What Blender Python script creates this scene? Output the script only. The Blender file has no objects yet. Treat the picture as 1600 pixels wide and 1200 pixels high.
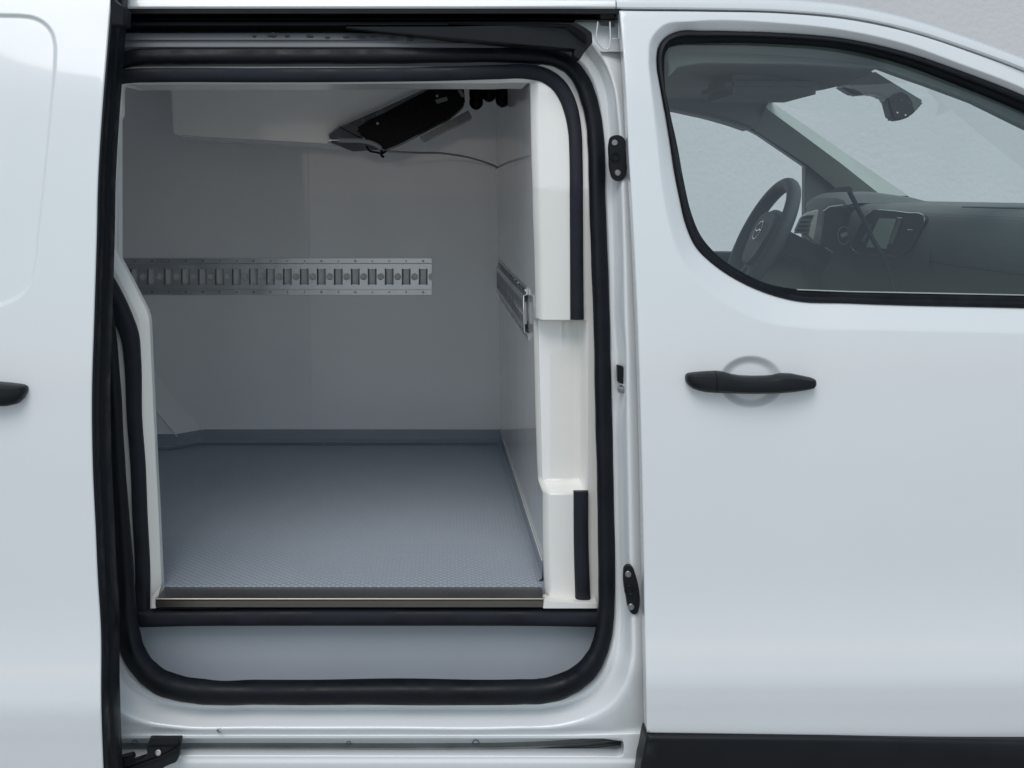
import bpy, bmesh, math, random
import numpy as np
from mathutils import Vector, Matrix
from mathutils.geometry import delaunay_2d_cdt
random.seed(7)
C = bpy.context.scene.collection
R = math.radians

# ------------------------------------------------------------------ camera, sky, sun, exposure
F = 1800.0          # focal length in photograph pixels
D = 2.25            # camera to van side, metres
H = 1.42            # camera height
VX, VY = 689.0, 301.0
cam = bpy.data.cameras.new('camera')
camo = bpy.data.objects.new('camera', cam); C.objects.link(camo)
camo.location = (0, -D, H); camo.rotation_euler = (R(90), 0, 0)
cam.sensor_fit = 'HORIZONTAL'; cam.sensor_width = 36.0; cam.lens = 36.0 * F / 1600.0
cam.shift_x = (800 - VX) / 1600.0; cam.shift_y = -(600 - VY) / 1600.0
cam.clip_start = 0.02; cam.clip_end = 3000
bpy.context.scene.camera = camo

SUN_EL, SUN_AZ = 56, 195        # azimuth: clockwise from +y
w = bpy.data.worlds.new('World'); bpy.context.scene.world = w; w.use_nodes = True
nt = w.node_tree; nt.nodes.clear()
sky = nt.nodes.new('ShaderNodeTexSky'); sky.sky_type = 'NISHITA'; sky.sun_disc = False
sky.sun_elevation = R(SUN_EL); sky.sun_rotation = R(SUN_AZ); sky.dust_density = 1.2; sky.air_density = 1.1
hs = nt.nodes.new('ShaderNodeHueSaturation'); hs.inputs['Saturation'].default_value = 0.72; hs.inputs['Hue'].default_value = 0.472
bg = nt.nodes.new('ShaderNodeBackground'); bg.inputs['Strength'].default_value = 0.078
wo = nt.nodes.new('ShaderNodeOutputWorld')
nt.links.new(sky.outputs[0], hs.inputs['Color']); nt.links.new(hs.outputs[0], bg.inputs[0]); nt.links.new(bg.outputs[0], wo.inputs[0])
sl = bpy.data.lights.new('sun', 'SUN'); sl.energy = 0.9; sl.angle = R(35); sl.color = (1, .98, .95)
so = bpy.data.objects.new('sun', sl); C.objects.link(so)
az, el = R(SUN_AZ), R(SUN_EL)
sd = Vector((math.sin(az)*math.cos(el), math.cos(az)*math.cos(el), math.sin(el)))
so.rotation_euler = sd.to_track_quat('Z', 'Y').to_euler()
vs = bpy.context.scene.view_settings
vs.view_transform = 'Standard'; vs.look = 'None'; vs.gamma = 1; vs.exposure = 0.5
cy = bpy.context.scene.cycles
cy.max_bounces = 14; cy.diffuse_bounces = 10; cy.glossy_bounces = 6; cy.transparent_max_bounces = 12

# ------------------------------------------------------------------ materials
MATS = {}
def mat(name, col, rough=.5, metal=0, coat=0, bump=0, bscale=200, var=0, vscale=8, spec=.5, coord='Object', bdetail=3):
    m = bpy.data.materials.new(name); m.use_nodes = True
    n = m.node_tree; b = n.nodes['Principled BSDF']
    b.inputs['Base Color'].default_value = (*col, 1); b.inputs['Roughness'].default_value = rough
    b.inputs['Metallic'].default_value = metal; b.inputs['Coat Weight'].default_value = coat
    b.inputs['Coat Roughness'].default_value = .05
    b.inputs['Specular IOR Level'].default_value = spec
    tc = n.nodes.new('ShaderNodeTexCoord')
    if var:
        nz = n.nodes.new('ShaderNodeTexNoise'); nz.inputs['Scale'].default_value = vscale; nz.inputs['Detail'].default_value = 5
        n.links.new(tc.outputs[coord], nz.inputs['Vector'])
        mr = n.nodes.new('ShaderNodeMapRange'); mr.inputs['From Min'].default_value = .3; mr.inputs['From Max'].default_value = .7
        mr.inputs['To Min'].default_value = 1-var; mr.inputs['To Max'].default_value = 1+var
        mx = n.nodes.new('ShaderNodeVectorMath'); mx.operation = 'SCALE'; mx.inputs[0].default_value = col
        n.links.new(nz.outputs['Fac'], mr.inputs['Value']); n.links.new(mr.outputs[0], mx.inputs['Scale'])
        n.links.new(mx.outputs[0], b.inputs['Base Color'])
        mr2 = n.nodes.new('ShaderNodeMapRange'); mr2.inputs['From Min'].default_value = .3; mr2.inputs['From Max'].default_value = .7
        mr2.inputs['To Min'].default_value = max(0, rough*(1-var)); mr2.inputs['To Max'].default_value = min(1, rough*(1+var))
        n.links.new(nz.outputs['Fac'], mr2.inputs['Value']); n.links.new(mr2.outputs[0], b.inputs['Roughness'])
    if bump:
        nb = n.nodes.new('ShaderNodeTexNoise'); nb.inputs['Scale'].default_value = bscale; nb.inputs['Detail'].default_value = bdetail
        n.links.new(tc.outputs[coord], nb.inputs['Vector'])
        bp = n.nodes.new('ShaderNodeBump'); bp.inputs['Strength'].default_value = 1; bp.inputs['Distance'].default_value = bump
        n.links.new(nb.outputs['Fac'], bp.inputs['Height']); n.links.new(bp.outputs[0], b.inputs['Normal'])
    MATS[name] = m
    return m
paint = mat('white_paint', (.80, .825, .84), .26, coat=.9, bump=.00004, bscale=90, var=.012, vscale=3)
gel = mat('white_gelcoat', (.88, .87, .83), .16, bump=.00015, bscale=25, var=.02, vscale=5, coat=.2)
gelwall = mat('gelcoat_wall', (.92, .91, .905), .06, bump=.00035, bscale=6, var=.03, vscale=3, bdetail=2)
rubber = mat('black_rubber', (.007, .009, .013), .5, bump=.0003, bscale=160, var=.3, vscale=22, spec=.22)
dusty = mat('dusty_rubber', (.016, .019, .026), .6, bump=.0003, bscale=120, var=.4, vscale=14, spec=.25)
plast = mat('black_plastic', (.0065, .008, .011), .45, bump=.0002, bscale=900, var=.15, vscale=10, spec=.3)
header_black = mat('header_plastic', (.012, .013, .016), .35, var=.2, vscale=10)
graypaint = mat('dark_primer', (.15, .16, .175), .4, coat=.2, var=.08, vscale=8)
sealant_m = mat('seam_sealer', (.05, .05, .055), .8, var=.2, vscale=30)
alu = mat('aluminium', (.66, .68, .71), .36, metal=1, bump=.0001, bscale=60, var=.12, vscale=14)
steel = mat('steel_sill', (.27, .25, .225), .33, metal=1, var=.05, vscale=6)
zinc = mat('zinc_screw', (.36, .36, .38), .35, metal=1)
darkmetal = mat('track_metal', (.30, .30, .29), .4, metal=.8, var=.2, vscale=12)
panelgrey = mat('grey_panel', (.44, .47, .52), .4, bump=.0002, bscale=400, var=.04, vscale=3)
floorm = mat('grey_floor_coating', (.41, .46, .53), .30, var=.02, vscale=3)
coving = mat('grey_coving', (.30, .34, .40), .4, var=.06, vscale=5)
cabdark = mat('cab_plastic', (.15, .16, .155), .55, bump=.0002, bscale=500, var=.1, vscale=8)
cabblack = mat('cab_black_plastic', (.012, .013, .014), .4)
cabgrey = mat('cab_grey_trim', (.50, .53, .50), .6, var=.05, vscale=6)
lining = mat('roof_lining_cloth', (.30, .31, .31), .9, bump=.0006, bscale=600, var=.05)
chrome = mat('chrome', (.8, .8, .82), .12, metal=1)
screen_m = mat('screen_glass', (.48, .55, .52), .12, coat=.5)
blackgloss = mat('evaporator_black', (.002, .002, .003), .3, spec=.10)
greysheet = mat('grey_sheet', (.16, .165, .17), .3, metal=.5, var=.2, vscale=10)
hose_m = mat('grey_hose', (.30, .31, .32), .5)

# non-slip floor: raised lozenge studs as fine relief
def floor_relief():
    n = floorm.node_tree; b = n.nodes['Principled BSDF']
    tc = n.nodes.new('ShaderNodeTexCoord')
    mp = n.nodes.new('ShaderNodeMapping'); mp.inputs['Rotation'].default_value[2] = R(45)
    n.links.new(tc.outputs['Object'], mp.inputs['Vector'])
    vo = n.nodes.new('ShaderNodeTexVoronoi'); vo.voronoi_dimensions = '2D'; vo.inputs['Scale'].default_value = 80; vo.inputs['Randomness'].default_value = .0
    n.links.new(mp.outputs[0], vo.inputs['Vector'])
    mr = n.nodes.new('ShaderNodeMapRange'); mr.interpolation_type = 'SMOOTHSTEP'
    mr.inputs['From Min'].default_value = .25; mr.inputs['From Max'].default_value = .5; mr.inputs['To Min'].default_value = 1; mr.inputs['To Max'].default_value = 0
    n.links.new(vo.outputs['Distance'], mr.inputs['Value'])
    bp = n.nodes.new('ShaderNodeBump'); bp.inputs['Distance'].default_value = .0018; bp.inputs['Strength'].default_value = 1
    n.links.new(mr.outputs[0], bp.inputs['Height']); n.links.new(bp.outputs[0], b.inputs['Normal'])
    src = b.inputs['Base Color'].links[0].from_socket      # stud tops lighter in colour, gaps darker, so the pattern shows
    m2 = n.nodes.new('ShaderNodeMapRange'); m2.inputs['To Min'].default_value = .945; m2.inputs['To Max'].default_value = 1.085
    n.links.new(mr.outputs[0], m2.inputs['Value'])
    sc_ = n.nodes.new('ShaderNodeVectorMath'); sc_.operation = 'SCALE'; n.links.new(src, sc_.inputs[0]); n.links.new(m2.outputs[0], sc_.inputs['Scale'])
    n.links.new(sc_.outputs[0], b.inputs['Base Color'])
floor_relief()

def glass(name, tint, refl=1.0, ior=1.5):
    m = bpy.data.materials.new(name); m.use_nodes = True; n = m.node_tree; n.nodes.clear()
    o = n.nodes.new('ShaderNodeOutputMaterial'); t = n.nodes.new('ShaderNodeBsdfTransparent'); t.inputs[0].default_value = (*tint, 1)
    g = n.nodes.new('ShaderNodeBsdfGlossy'); g.inputs['Roughness'].default_value = .01; g.inputs[0].default_value = (refl, refl, refl, 1)
    lw = n.nodes.new('ShaderNodeLayerWeight'); pw = n.nodes.new('ShaderNodeMath'); pw.operation = 'POWER'; pw.inputs[1].default_value = 5
    n.links.new(lw.outputs['Facing'], pw.inputs[0])
    f = n.nodes.new('ShaderNodeMath'); f.operation = 'MULTIPLY_ADD'; r0 = ((ior-1)/(ior+1))**2
    f.inputs[1].default_value = (1-r0)*.3; f.inputs[2].default_value = r0; n.links.new(pw.outputs[0], f.inputs[0])
    x = n.nodes.new('ShaderNodeMixShader')
    n.links.new(f.outputs[0], x.inputs[0]); n.links.new(t.outputs[0], x.inputs[1]); n.links.new(g.outputs[0], x.inputs[2]); n.links.new(x.outputs[0], o.inputs[0])
    return m
sideglass = glass('tinted_glass', (.84, .93, .91), ior=1.75)
screenglass = glass('windscreen_glass', (.985, .995, .99), ior=1.2)

wallm = mat('rendered_wall', (.72, .72, .735), .9, bump=.004, bscale=28, var=.02, vscale=2.5, bdetail=6)
groundm = mat('concrete_paving', (.40, .40, .395), .85, bump=.003, bscale=60, var=.12, vscale=1.5, bdetail=8)

# ------------------------------------------------------------------ van tree helpers
VANLOC = Vector((0.4, .95, 0))
van = bpy.data.objects.new('van', None); C.objects.link(van); van.location = VANLOC
van['label'] = 'white insulated delivery van with its side door slid open on a grey cargo box'
van['category'] = 'van'
def link(name, me, m, parent=van):
    o = bpy.data.objects.new(name, me); C.objects.link(o)
    if m is not None:
        me.materials.append(m)
    if parent is not None:
        o.parent = parent
        if parent is van: o.location = -VANLOC
    return o
def finish(me, ang=32):
    bm = bmesh.new(); bm.from_mesh(me)
    bmesh.ops.recalc_face_normals(bm, faces=bm.faces)
    for e in bm.edges:
        if len(e.link_faces) == 2: e.smooth = e.calc_face_angle(0) < R(ang)
    for f in bm.faces: f.smooth = True
    bm.to_mesh(me); bm.free()
def mesh(name, v, f, m, parent=van, ang=32):
    me = bpy.data.meshes.new(name); me.from_pydata([tuple(p) for p in v], [], f); me.update(); finish(me, ang)
    return link(name, me, m, parent)

# ------------------------------------------------------------------ tracing helpers: picture position + depth -> point in the place
def P(px, py, y):
    d = D + y
    return Vector(((px-VX)*d/F, y, H-(py-VY)*d/F))
YT = np.array([(-1.5, .06), (-1.3, .020), (-1.1, -.012), (-.985, -.0275), (-.943, -.0315), (-.90, -.0235), (-.83, -.0085), (-.78, -.0035), (-.7, -.001), (-.5, .006), (-.3, .022), (-.15, .042), (0, .072), (.2, .122), (.4, .19), (.6, .27)])
_g = np.arange(-1.5, .6, .002)
def _tab(sig):
    y = np.interp(_g, YT[:, 0], YT[:, 1]); k = np.exp(-np.linspace(-3, 3, int(6*sig/.002)|1)**2/2); k /= k.sum()
    n = len(k)//2; yp = np.concatenate([y[0]+(y[1]-y[0])*np.arange(-n, 0), y, y[-1]+(y[-1]-y[-2])*np.arange(1, n+1)])
    return np.convolve(yp, k, 'valid')
_ya, _yb = _tab(.040), _tab(.008)
def YS(z):
    h = np.asarray(z)-H
    a = np.interp(h, _g, _ya); b = np.interp(h, _g, _yb)
    t = np.clip((h+1.02)/.03, 0, 1)*np.clip((-.84-h)/.04, 0, 1)
    return a*(1-t)+b*t
def proj(pts, yf):
    out = []
    for px, py in pts:
        y = 0.0
        for _ in range(8):
            d = D+y; x = (px-VX)*d/F; z = H-(py-VY)*d/F; y = float(yf(x, z))
        out.append((x, z))
    return np.array(out)
def cr(pts, closed=False, n=8):
    pts = [np.array(p, float) for p in pts]; N = len(pts); out = []
    for i in range(N if closed else N-1):
        if closed: a, b, c, d = pts[i-1], pts[i], pts[(i+1) % N], pts[(i+2) % N]
        else: a, b, c, d = pts[max(i-1, 0)], pts[i], pts[i+1], pts[min(i+2, N-1)]
        # limit tangents so that uneven spacing does not overshoot
        L = np.linalg.norm(c-b)+1e-9
        def tan(p, q, r):
            l1 = np.linalg.norm(q-p)+1e-9; l2 = np.linalg.norm(r-q)+1e-9
            if l1 < 1e-6: return (r-q)/l2
            if l2 < 1e-6: return (q-p)/l1
            t = (q-p)/l1*l2+(r-q)/l2*l1
            return t/(l1+l2)
        t1, t2 = tan(a, b, c)*L, tan(b, c, d)*L
        for k in range(n):
            s = k/n; out.append((2*s**3-3*s**2+1)*b+(s**3-2*s**2+s)*t1+(-2*s**3+3*s**2)*c+(s**3-s**2)*t2)
    if not closed: out.append(pts[-1])
    return np.array(out)
def resample(loop, step, closed=True):
    loop = np.asarray(loop); out = []; n = len(loop)
    for i in range(n if closed else n-1):
        a, b = loop[i], loop[(i+1) % n]; L = np.linalg.norm(b-a)
        if L < 1e-7: continue
        k = max(1, int(math.ceil(L/step)))
        for j in range(k): out.append(a+(b-a)*j/k)
    if not closed: out.append(loop[-1])
    o2 = [out[0]]
    for p in out[1:]:
        if np.linalg.norm(p-o2[-1]) > step*.25: o2.append(p)
    return np.array(o2)
def inside(pts, loop):
    x, z = pts[:, 0], pts[:, 1]; r = np.zeros(len(pts), bool); n = len(loop)
    for i in range(n):
        x1, z1 = loop[i]; x2, z2 = loop[(i+1) % n]
        if z1 == z2: continue
        c = ((z1 > z) != (z2 > z)) & (x < (x2-x1)*(z-z1)/(z2-z1)+x1)
        r ^= c
    return r
def dist(pts, loop, closed=True):
    pts = np.asarray(pts, float); a = np.asarray(loop, float); b = np.roll(a, -1, 0)
    if not closed: a, b = a[:-1], b[:-1]
    res = np.full(len(pts), 1e9); ab = b-a; L = (ab**2).sum(1)+1e-12
    for s in range(0, len(pts), 4000):
        p = pts[s:s+4000, None, :]; t = np.clip(((p-a)*ab).sum(2)/L, 0, 1)
        q = a+t[..., None]*ab; res[s:s+4000] = np.sqrt(((p-q)**2).sum(2)).min(1)
    return res
def sdist(pts, loop):
    pts = np.asarray(pts, float)
    return dist(pts, loop)*np.where(inside(pts, np.asarray(loop)), 1, -1)
def smooth(t): t = np.clip(t, 0, 1); return t*t*(3-2*t)

def panel(name, outer, holes, yf, m, parent=van, grid=.022, lip=.02, r=.004, bstep=.009, dense=None, hole_lip=None, creases=None, more_rings=()):
    """A formed sheet: outline with openings, height field yf, rounded hems and returned edges."""
    loops = [resample(outer, bstep)]+[resample(h, bstep) for h in holes]
    allseg = [(l, np.roll(l, -1, 0)) for l in loops]
    def sd(p):
        dd = np.full(len(p), 1e9)
        for l in loops: dd = np.minimum(dd, dist(p, l))
        ins = inside(p, loops[0])
        for l in loops[1:]: ins &= ~inside(p, l)
        return np.where(ins, dd, -dd)
    cands = []
    mn, mx = loops[0].min(0), loops[0].max(0)
    gx = np.arange(mn[0], mx[0], grid); gz = np.arange(mn[1], mx[1], grid*.87)
    gg = np.array([(x+(grid/2 if j % 2 else 0), z) for j, z in enumerate(gz) for x in gx])
    cands.append(gg)
    if dense:
        for (x0, z0, x1, z1, g2) in dense:
            cands.append(np.array([(x, z) for z in np.arange(z0, z1, g2) for x in np.arange(x0, x1, g2)]))
    P0 = np.concatenate(cands); s = sd(P0); P0 = P0[s > r*1.8+.002]
    rings = []
    if r > 0:
        for off in (.12*r, .4*r, r)+tuple(more_rings):
            for l in loops:
                t = np.roll(l, -1, 0)-np.roll(l, 1, 0); t /= (np.linalg.norm(t, axis=1)[:, None]+1e-12)
                nrm = np.stack([-t[:, 1], t[:, 0]], 1)
                for sg in (1, -1):
                    q = l+nrm*off*sg; ss = sd(q); rings.append(q[(ss > off*.9)])
    edges = []; o = 0
    for l in loops:
        n = len(l); edges += [(o+i, o+(i+1) % n) for i in range(n)]; o += n
    cpts = []
    if creases:
        far = 0
        for (cl, offs_) in creases:
            cl = resample(cl, .006)
            t = np.roll(cl, -1, 0)-np.roll(cl, 1, 0); t /= (np.linalg.norm(t, axis=1)[:, None]+1e-12)
            nrm = np.stack([-t[:, 1], t[:, 0]], 1); dcl = dist(P0, cl); P0 = P0[dcl > max(abs(q_) for q_ in offs_)+.004]
            for of in offs_:
                q = cl+nrm*of; ok = (sd(q) > r*1.2+.001) & (dist(q, cl) > abs(of)*.93-1e-9)
                n = len(q)
                cpts.append(q[ok]); m_ = np.cumsum(ok)-1+o
                edges += [(int(m_[i]), int(m_[(i+1) % n])) for i in range(n) if ok[i] and ok[(i+1) % n]]
                o += int(ok.sum())
    pts = np.concatenate([np.concatenate(loops)]+cpts+rings+[P0])
    res = delaunay_2d_cdt([Vector((float(a), float(b))) for a, b in pts], edges, [], 0, 1e-6)
    V = np.array([(v[0], v[1]) for v in res[0]]); T = res[2]
    Tn = np.array([t for t in T]); cen = V[Tn].mean(1)
    keep = inside(cen, loops[0])
    for l in loops[1:]: keep &= ~inside(cen, l)
    Tn = Tn[keep]
    def fil(s):
        if r <= 0: return np.zeros_like(s)
        c = .95; q = (r-s)/r
        out = np.where(q < 0, 0, np.where(q < c, r-np.sqrt(np.clip(r*r-(q*r)**2, 0, None)), 0))
        e = q >= c; base = r-r*math.sqrt(1-c*c)
        return np.where(e, base+(q-c)*r*(c/math.sqrt(1-c*c))*.5, out)
    def yt(p): return yf(p[:, 0], p[:, 1])+fil(sd(p))
    Y = yt(V); e = .0006
    gxv = (yt(V+[e, 0])-yt(V-[e, 0]))/(2*e); gzv = (yt(V+[0, e])-yt(V-[0, e]))/(2*e)
    N = np.stack([gxv, -np.ones(len(V)), gzv], 1); N /= np.linalg.norm(N, axis=1)[:, None]
    verts = [(V[i, 0], Y[i], V[i, 1]) for i in range(len(V))]; norms = [tuple(n) for n in N]
    faces = []
    for t in Tn:
        a, b, c = V[t[0]], V[t[1]], V[t[2]]
        cross = (b[0]-a[0])*(c[1]-a[1])-(b[1]-a[1])*(c[0]-a[0])
        faces.append((t[0], t[1], t[2]) if cross > 0 else (t[0], t[2], t[1]))
    for li, l in enumerate(loops):
        lp = lip if li == 0 else (hole_lip if hole_lip is not None else lip)
        if not callable(lp) and not lp: continue
        lpf = lp if callable(lp) else (lambda x_, z_: lp)
        yl = yt(l); n = len(l)
        t = np.roll(l, -1, 0)-np.roll(l, 1, 0); t /= (np.linalg.norm(t, axis=1)[:, None]+1e-12)
        nr = np.stack([-t[:, 1], t[:, 0]], 1)
        tst = sd(l+nr*.002); nr[tst > 0] *= -1
        b0 = len(verts)
        for i in range(n):
            verts.append((l[i, 0], yl[i], l[i, 1])); norms.append((nr[i, 0], 0, nr[i, 1]))
            verts.append((l[i, 0], yl[i]+lpf(l[i, 0], l[i, 1]), l[i, 1])); norms.append((nr[i, 0], 0, nr[i, 1]))
        for i in range(n):
            j = (i+1) % n
            q = (b0+2*i, b0+2*j, b0+2*j+1, b0+2*i+1)
            va = Vector(verts[q[1]])-Vector(verts[q[0]]); vb = Vector(verts[q[3]])-Vector(verts[q[0]])
            faces.append(q if va.cross(vb).dot(Vector(norms[q[0]])) > 0 else q[::-1])
    me = bpy.data.meshes.new(name); me.from_pydata(verts, [], faces)
    for p in me.polygons: p.use_smooth = True
    me.update(); me.normals_split_custom_set_from_vertices(norms)
    return link(name, me, m, parent)

def sweep(name, path, prof, m, parent=van, closed=False, scale=None, ang=32, prof_closed=True, flip=1, caps=True):
    """Section prof (u across in the picture plane, v towards the viewer side -y) along a 3D path."""
    path = [Vector(p) for p in path]; n = len(path); vs_, fs = [], []
    k = len(prof)
    for i, p in enumerate(path):
        a = path[(i-1) % n] if (closed or i > 0) else path[i]; b = path[(i+1) % n] if (closed or i < n-1) else path[i]
        T = (b-a).normalized(); N = T.cross(Vector((0, 1, 0))).normalized()*flip
        s = scale[i] if scale is not None else 1
        for u, v in prof: vs_.append(p+N*u*s+Vector((0, -1, 0))*v*s)
    for i in range(n if closed else n-1):
        j = (i+1) % n
        for q in range(k if prof_closed else k-1):
            r2 = (q+1) % k; fs.append((i*k+q, i*k+r2, j*k+r2, j*k+q))
    if not closed and prof_closed and caps:
        fs.append(tuple(range(k))); fs.append(tuple((n-1)*k+q for q in range(k))[::-1])
    return mesh(name, vs_, fs, m, parent, ang)
def tube(name, path, rad, m, parent=van, seg=10, caps=True, closed=False):
    path = [Vector(p) for p in path]; n = len(path); v, f = [], []
    up = Vector((0, 0, 1)); 
    T0 = (path[1]-path[0]).normalized(); N = T0.orthogonal().normalized()
    for i, p in enumerate(path):
        a = path[i-1] if (i > 0 or closed) else path[i]; b = path[(i+1) % n] if (i < n-1 or closed) else path[i]
        T = (b-a).normalized(); N = (N-T*N.dot(T)).normalized(); B = T.cross(N)
        r_ = rad[i] if hasattr(rad, '__len__') else rad
        for k in range(seg):
            t = 2*math.pi*k/seg; v.append(p+(N*math.cos(t)+B*math.sin(t))*r_)
    for i in range(n if closed else n-1):
        j = (i+1) % n
        for k in range(seg): k2 = (k+1) % seg; f.append((i*seg+k, i*seg+k2, j*seg+k2, j*seg+k))
    if caps and not closed: f.append(tuple(range(seg))); f.append(tuple((n-1)*seg+k for k in range(seg)))
    return mesh(name, v, f, m, parent, 50)
def prism(name, pts, depth, m, parent=van, bevel=.002, seg=2, dirv=(0, 1, 0), ang=32):
    """A plate: closed 3D outline pushed along dirv by depth, edges eased."""
    bm = bmesh.new(); dv = Vector(dirv)*depth
    a = [bm.verts.new(p) for p in pts]; b = [bm.verts.new(Vector(p)+dv) for p in pts]
    bm.faces.new(a); bm.faces.new(b[::-1]); n = len(pts)
    for i in range(n): bm.faces.new((a[i], b[i], b[(i+1) % n], a[(i+1) % n]))
    bmesh.ops.recalc_face_normals(bm, faces=bm.faces)
    if bevel: bmesh.ops.bevel(bm, geom=list(bm.edges), offset=bevel, segments=seg, affect='EDGES', clamp_overlap=True)
    me = bpy.data.meshes.new(name); bm.to_mesh(me); bm.free(); finish(me, ang)
    return link(name, me, m, parent)
def pprism(name, pxs, y, depth, m, parent=van, bevel=.002, seg=2): return prism(name, [P(a, b, y) for a, b in pxs], depth, m, parent, bevel, seg)
def box(name, x0, x1, y0, y1, z0, z1, m, parent=van, bevel=.003):
    return prism(name, [(x0, y0, z0), (x1, y0, z0), (x1, y0, z1), (x0, y0, z1)], y1-y0, m, parent, bevel)
def quad(name, a, b, c, d, m, parent=van): return mesh(name, [a, b, c, d], [(0, 1, 2, 3)], m, parent)
def disc(name, c, rad, thick, axis, m, parent, seg=16, dome=.3):
    """Screw or bolt head: low domed disc with a recessed centre."""
    ax = Vector(axis).normalized(); u = ax.orthogonal().normalized(); v_ = ax.cross(u); c = Vector(c); v, f = [], []
    prof = [(1, 0), (1, .55), (.82, 1), (.42, 1.05), (.36, .45), (0.0, .4)]
    for (pr, ph) in prof[:-1]:
        for k in range(seg):
            t = 2*math.pi*k/seg; v.append(c+ax*thick*ph+(u*math.cos(t)+v_*math.sin(t))*rad*pr)
    v.append(c+ax*thick*prof[-1][1])
    for i in range(len(prof)-2):
        for k in range(seg): k2 = (k+1) % seg; f.append((i*seg+k, i*seg+k2, (i+1)*seg+k2, (i+1)*seg+k))
    l = (len(prof)-2)*seg
    for k in range(seg): f.append((l+k, l+(k+1) % seg, len(v)-1))
    return mesh(name, v, f, m, parent)
def dupl(o, loc, parent=None):
    c = o.copy(); C.objects.link(c); c.parent = parent or o.parent; c.location = Vector(o.location)+Vector(loc); return c

# ------------------------------------------------------------------ the place: ground and wall
def sheet(name, x0, x1, y0, y1, z, m, nseg=1):
    me = bpy.data.meshes.new(name); me.from_pydata([(x0, y0, z), (x1, y0, z), (x1, y1, z), (x0, y1, z)], [], [(0, 1, 2, 3)])
    o = bpy.data.objects.new(name, me); C.objects.link(o); me.materials.append(m); return o
g = sheet('ground', -600, 600, -600, 600, 0, groundm); g['kind'] = 'structure'
wl = prism('rendered_wall', [(-14, 0, 0), (16, 0, 0), (16, 0, 5.2), (-14, 0, 5.2)], .25, wallm, None, 0)
wl.location = (0, 4.6, 0)
wl['label'] = 'pale grey rendered wall standing behind the van'; wl['category'] = 'wall'

# ------------------------------------------------------------------ front door
def arc(pts, n=8): return list(map(tuple, cr(pts, False, n)))
door_px = arc([(968, 17), (975, 100), (983, 250), (989, 350), (995, 475), (1001, 650), (1005, 825), (1008, 1000), (1011, 1145)], 4) \
    + [(1011.5, 1146), (1300, 1150), (1600, 1155), (1900, 1160)] \
    + [(1975, 1000), (1985, 600), (1960, 420)] \
    + arc([(1930, 330), (1860, 255), (1760, 190), (1600, 112), (1525, 84), (1412, 48), (1322, 30), (1225, 21), (1100, 18), (1000, 17), (969, 16.5)], 6)
win_px = arc([(1029, 110), (1028, 90), (1032, 70), (1043, 57), (1058, 50), (1100, 48.5), (1160, 49.5), (1225, 52), (1322, 61), (1412, 81), (1506, 113), (1600, 150), (1700, 200), (1780, 250), (1830, 300), (1850, 350)], 6)[:-1] \
    + arc([(1850, 350), (1862, 420), (1855, 470), (1830, 487)], 5)[:-1] \
    + arc([(1830, 487), (1600, 481), (1325, 473.5), (1239, 469), (1205, 460), (1170, 446), (1119, 415), (1090, 387), (1074, 352), (1064, 310), (1056, 270), (1049, 225), (1038, 160), (1029, 110)], 6)[:-1]
crs_px = arc([(1012, 100), (1016, 60), (1036, 38), (1080, 32), (1225, 35), (1322, 46), (1412, 66), (1506, 99), (1600, 134), (1700, 182), (1790, 235), (1850, 290)], 6)[:-1] \
    + arc([(1850, 290), (1885, 400), (1885, 480), (1850, 530)], 6)[:-1] + arc([(1850, 530), (1600, 523), (1394, 518), (1242, 513), (1198, 506), (1150, 486), (1101, 452), (1066, 412), (1046, 360), (1034, 300), (1024, 210), (1012, 100)], 6)[:-1]
ys0 = lambda x, z: YS(z)
crs = proj(crs_px, ys0)
win = proj(win_px, lambda x, z: YS(z)+.012)
hc = proj([(1174, 597)], ys0)[0]
def front_y(x, z, hnd=True):
    x = np.atleast_1d(np.asarray(x, float)); z = np.atleast_1d(np.asarray(z, float)); x, z = np.broadcast_arrays(x, z)
    p = np.stack([x.ravel(), z.ravel()], 1)
    y = YS(z).ravel()
    y = y+np.clip(p[:, 0]-.75, 0, None)**2*.05      # body narrows towards the nose
    sc = sdist(p, crs); dw = dist(p, win); inw = inside(p, win)
    t = np.where(inw, 1.0, np.where(sc > 0, sc/(sc+dw+1e-9), 0))
    near = np.clip(t/.12, 0, 1); t2 = t-.06*(1-(1-near)**2)*0
    y = y+.026*(np.sqrt(t*t+.0016*0+.01)-.1)/(math.sqrt(1.01)-.1)
    if hnd:
        rho2 = ((p[:, 0]-hc[0])/.0655)**2+((p[:, 1]-hc[1])/.0525)**2
        q = np.clip(1-rho2, 0, 1); y = y+.010*smooth(q/.6)
    return y.reshape(x.shape)
def ell(a, b): return np.array([(hc[0]+a*math.cos(t), hc[1]+b*math.sin(t)) for t in np.linspace(0, 2*math.pi, 73)[:-1]])
door_out = proj(door_px, lambda x, z: front_y(x, z)[0])
fd = panel('front_door', door_out, [win], front_y, paint, grid=.02, lip=.03, r=.0035,
           hole_lip=.03, creases=[(crs, [-.018, -.012, -.007, -.003, 0, .003, .007, .012, .018]), (ell(.0655, .0525), [-.002, 0]), (ell(.0635, .0508), [0]), (ell(.061, .0487), [0]), (ell(.057, .0455), [0]), (ell(.050, .040), [0]), (ell(.040, .032), [0]), (ell(.028, .022), [0])])
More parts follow.
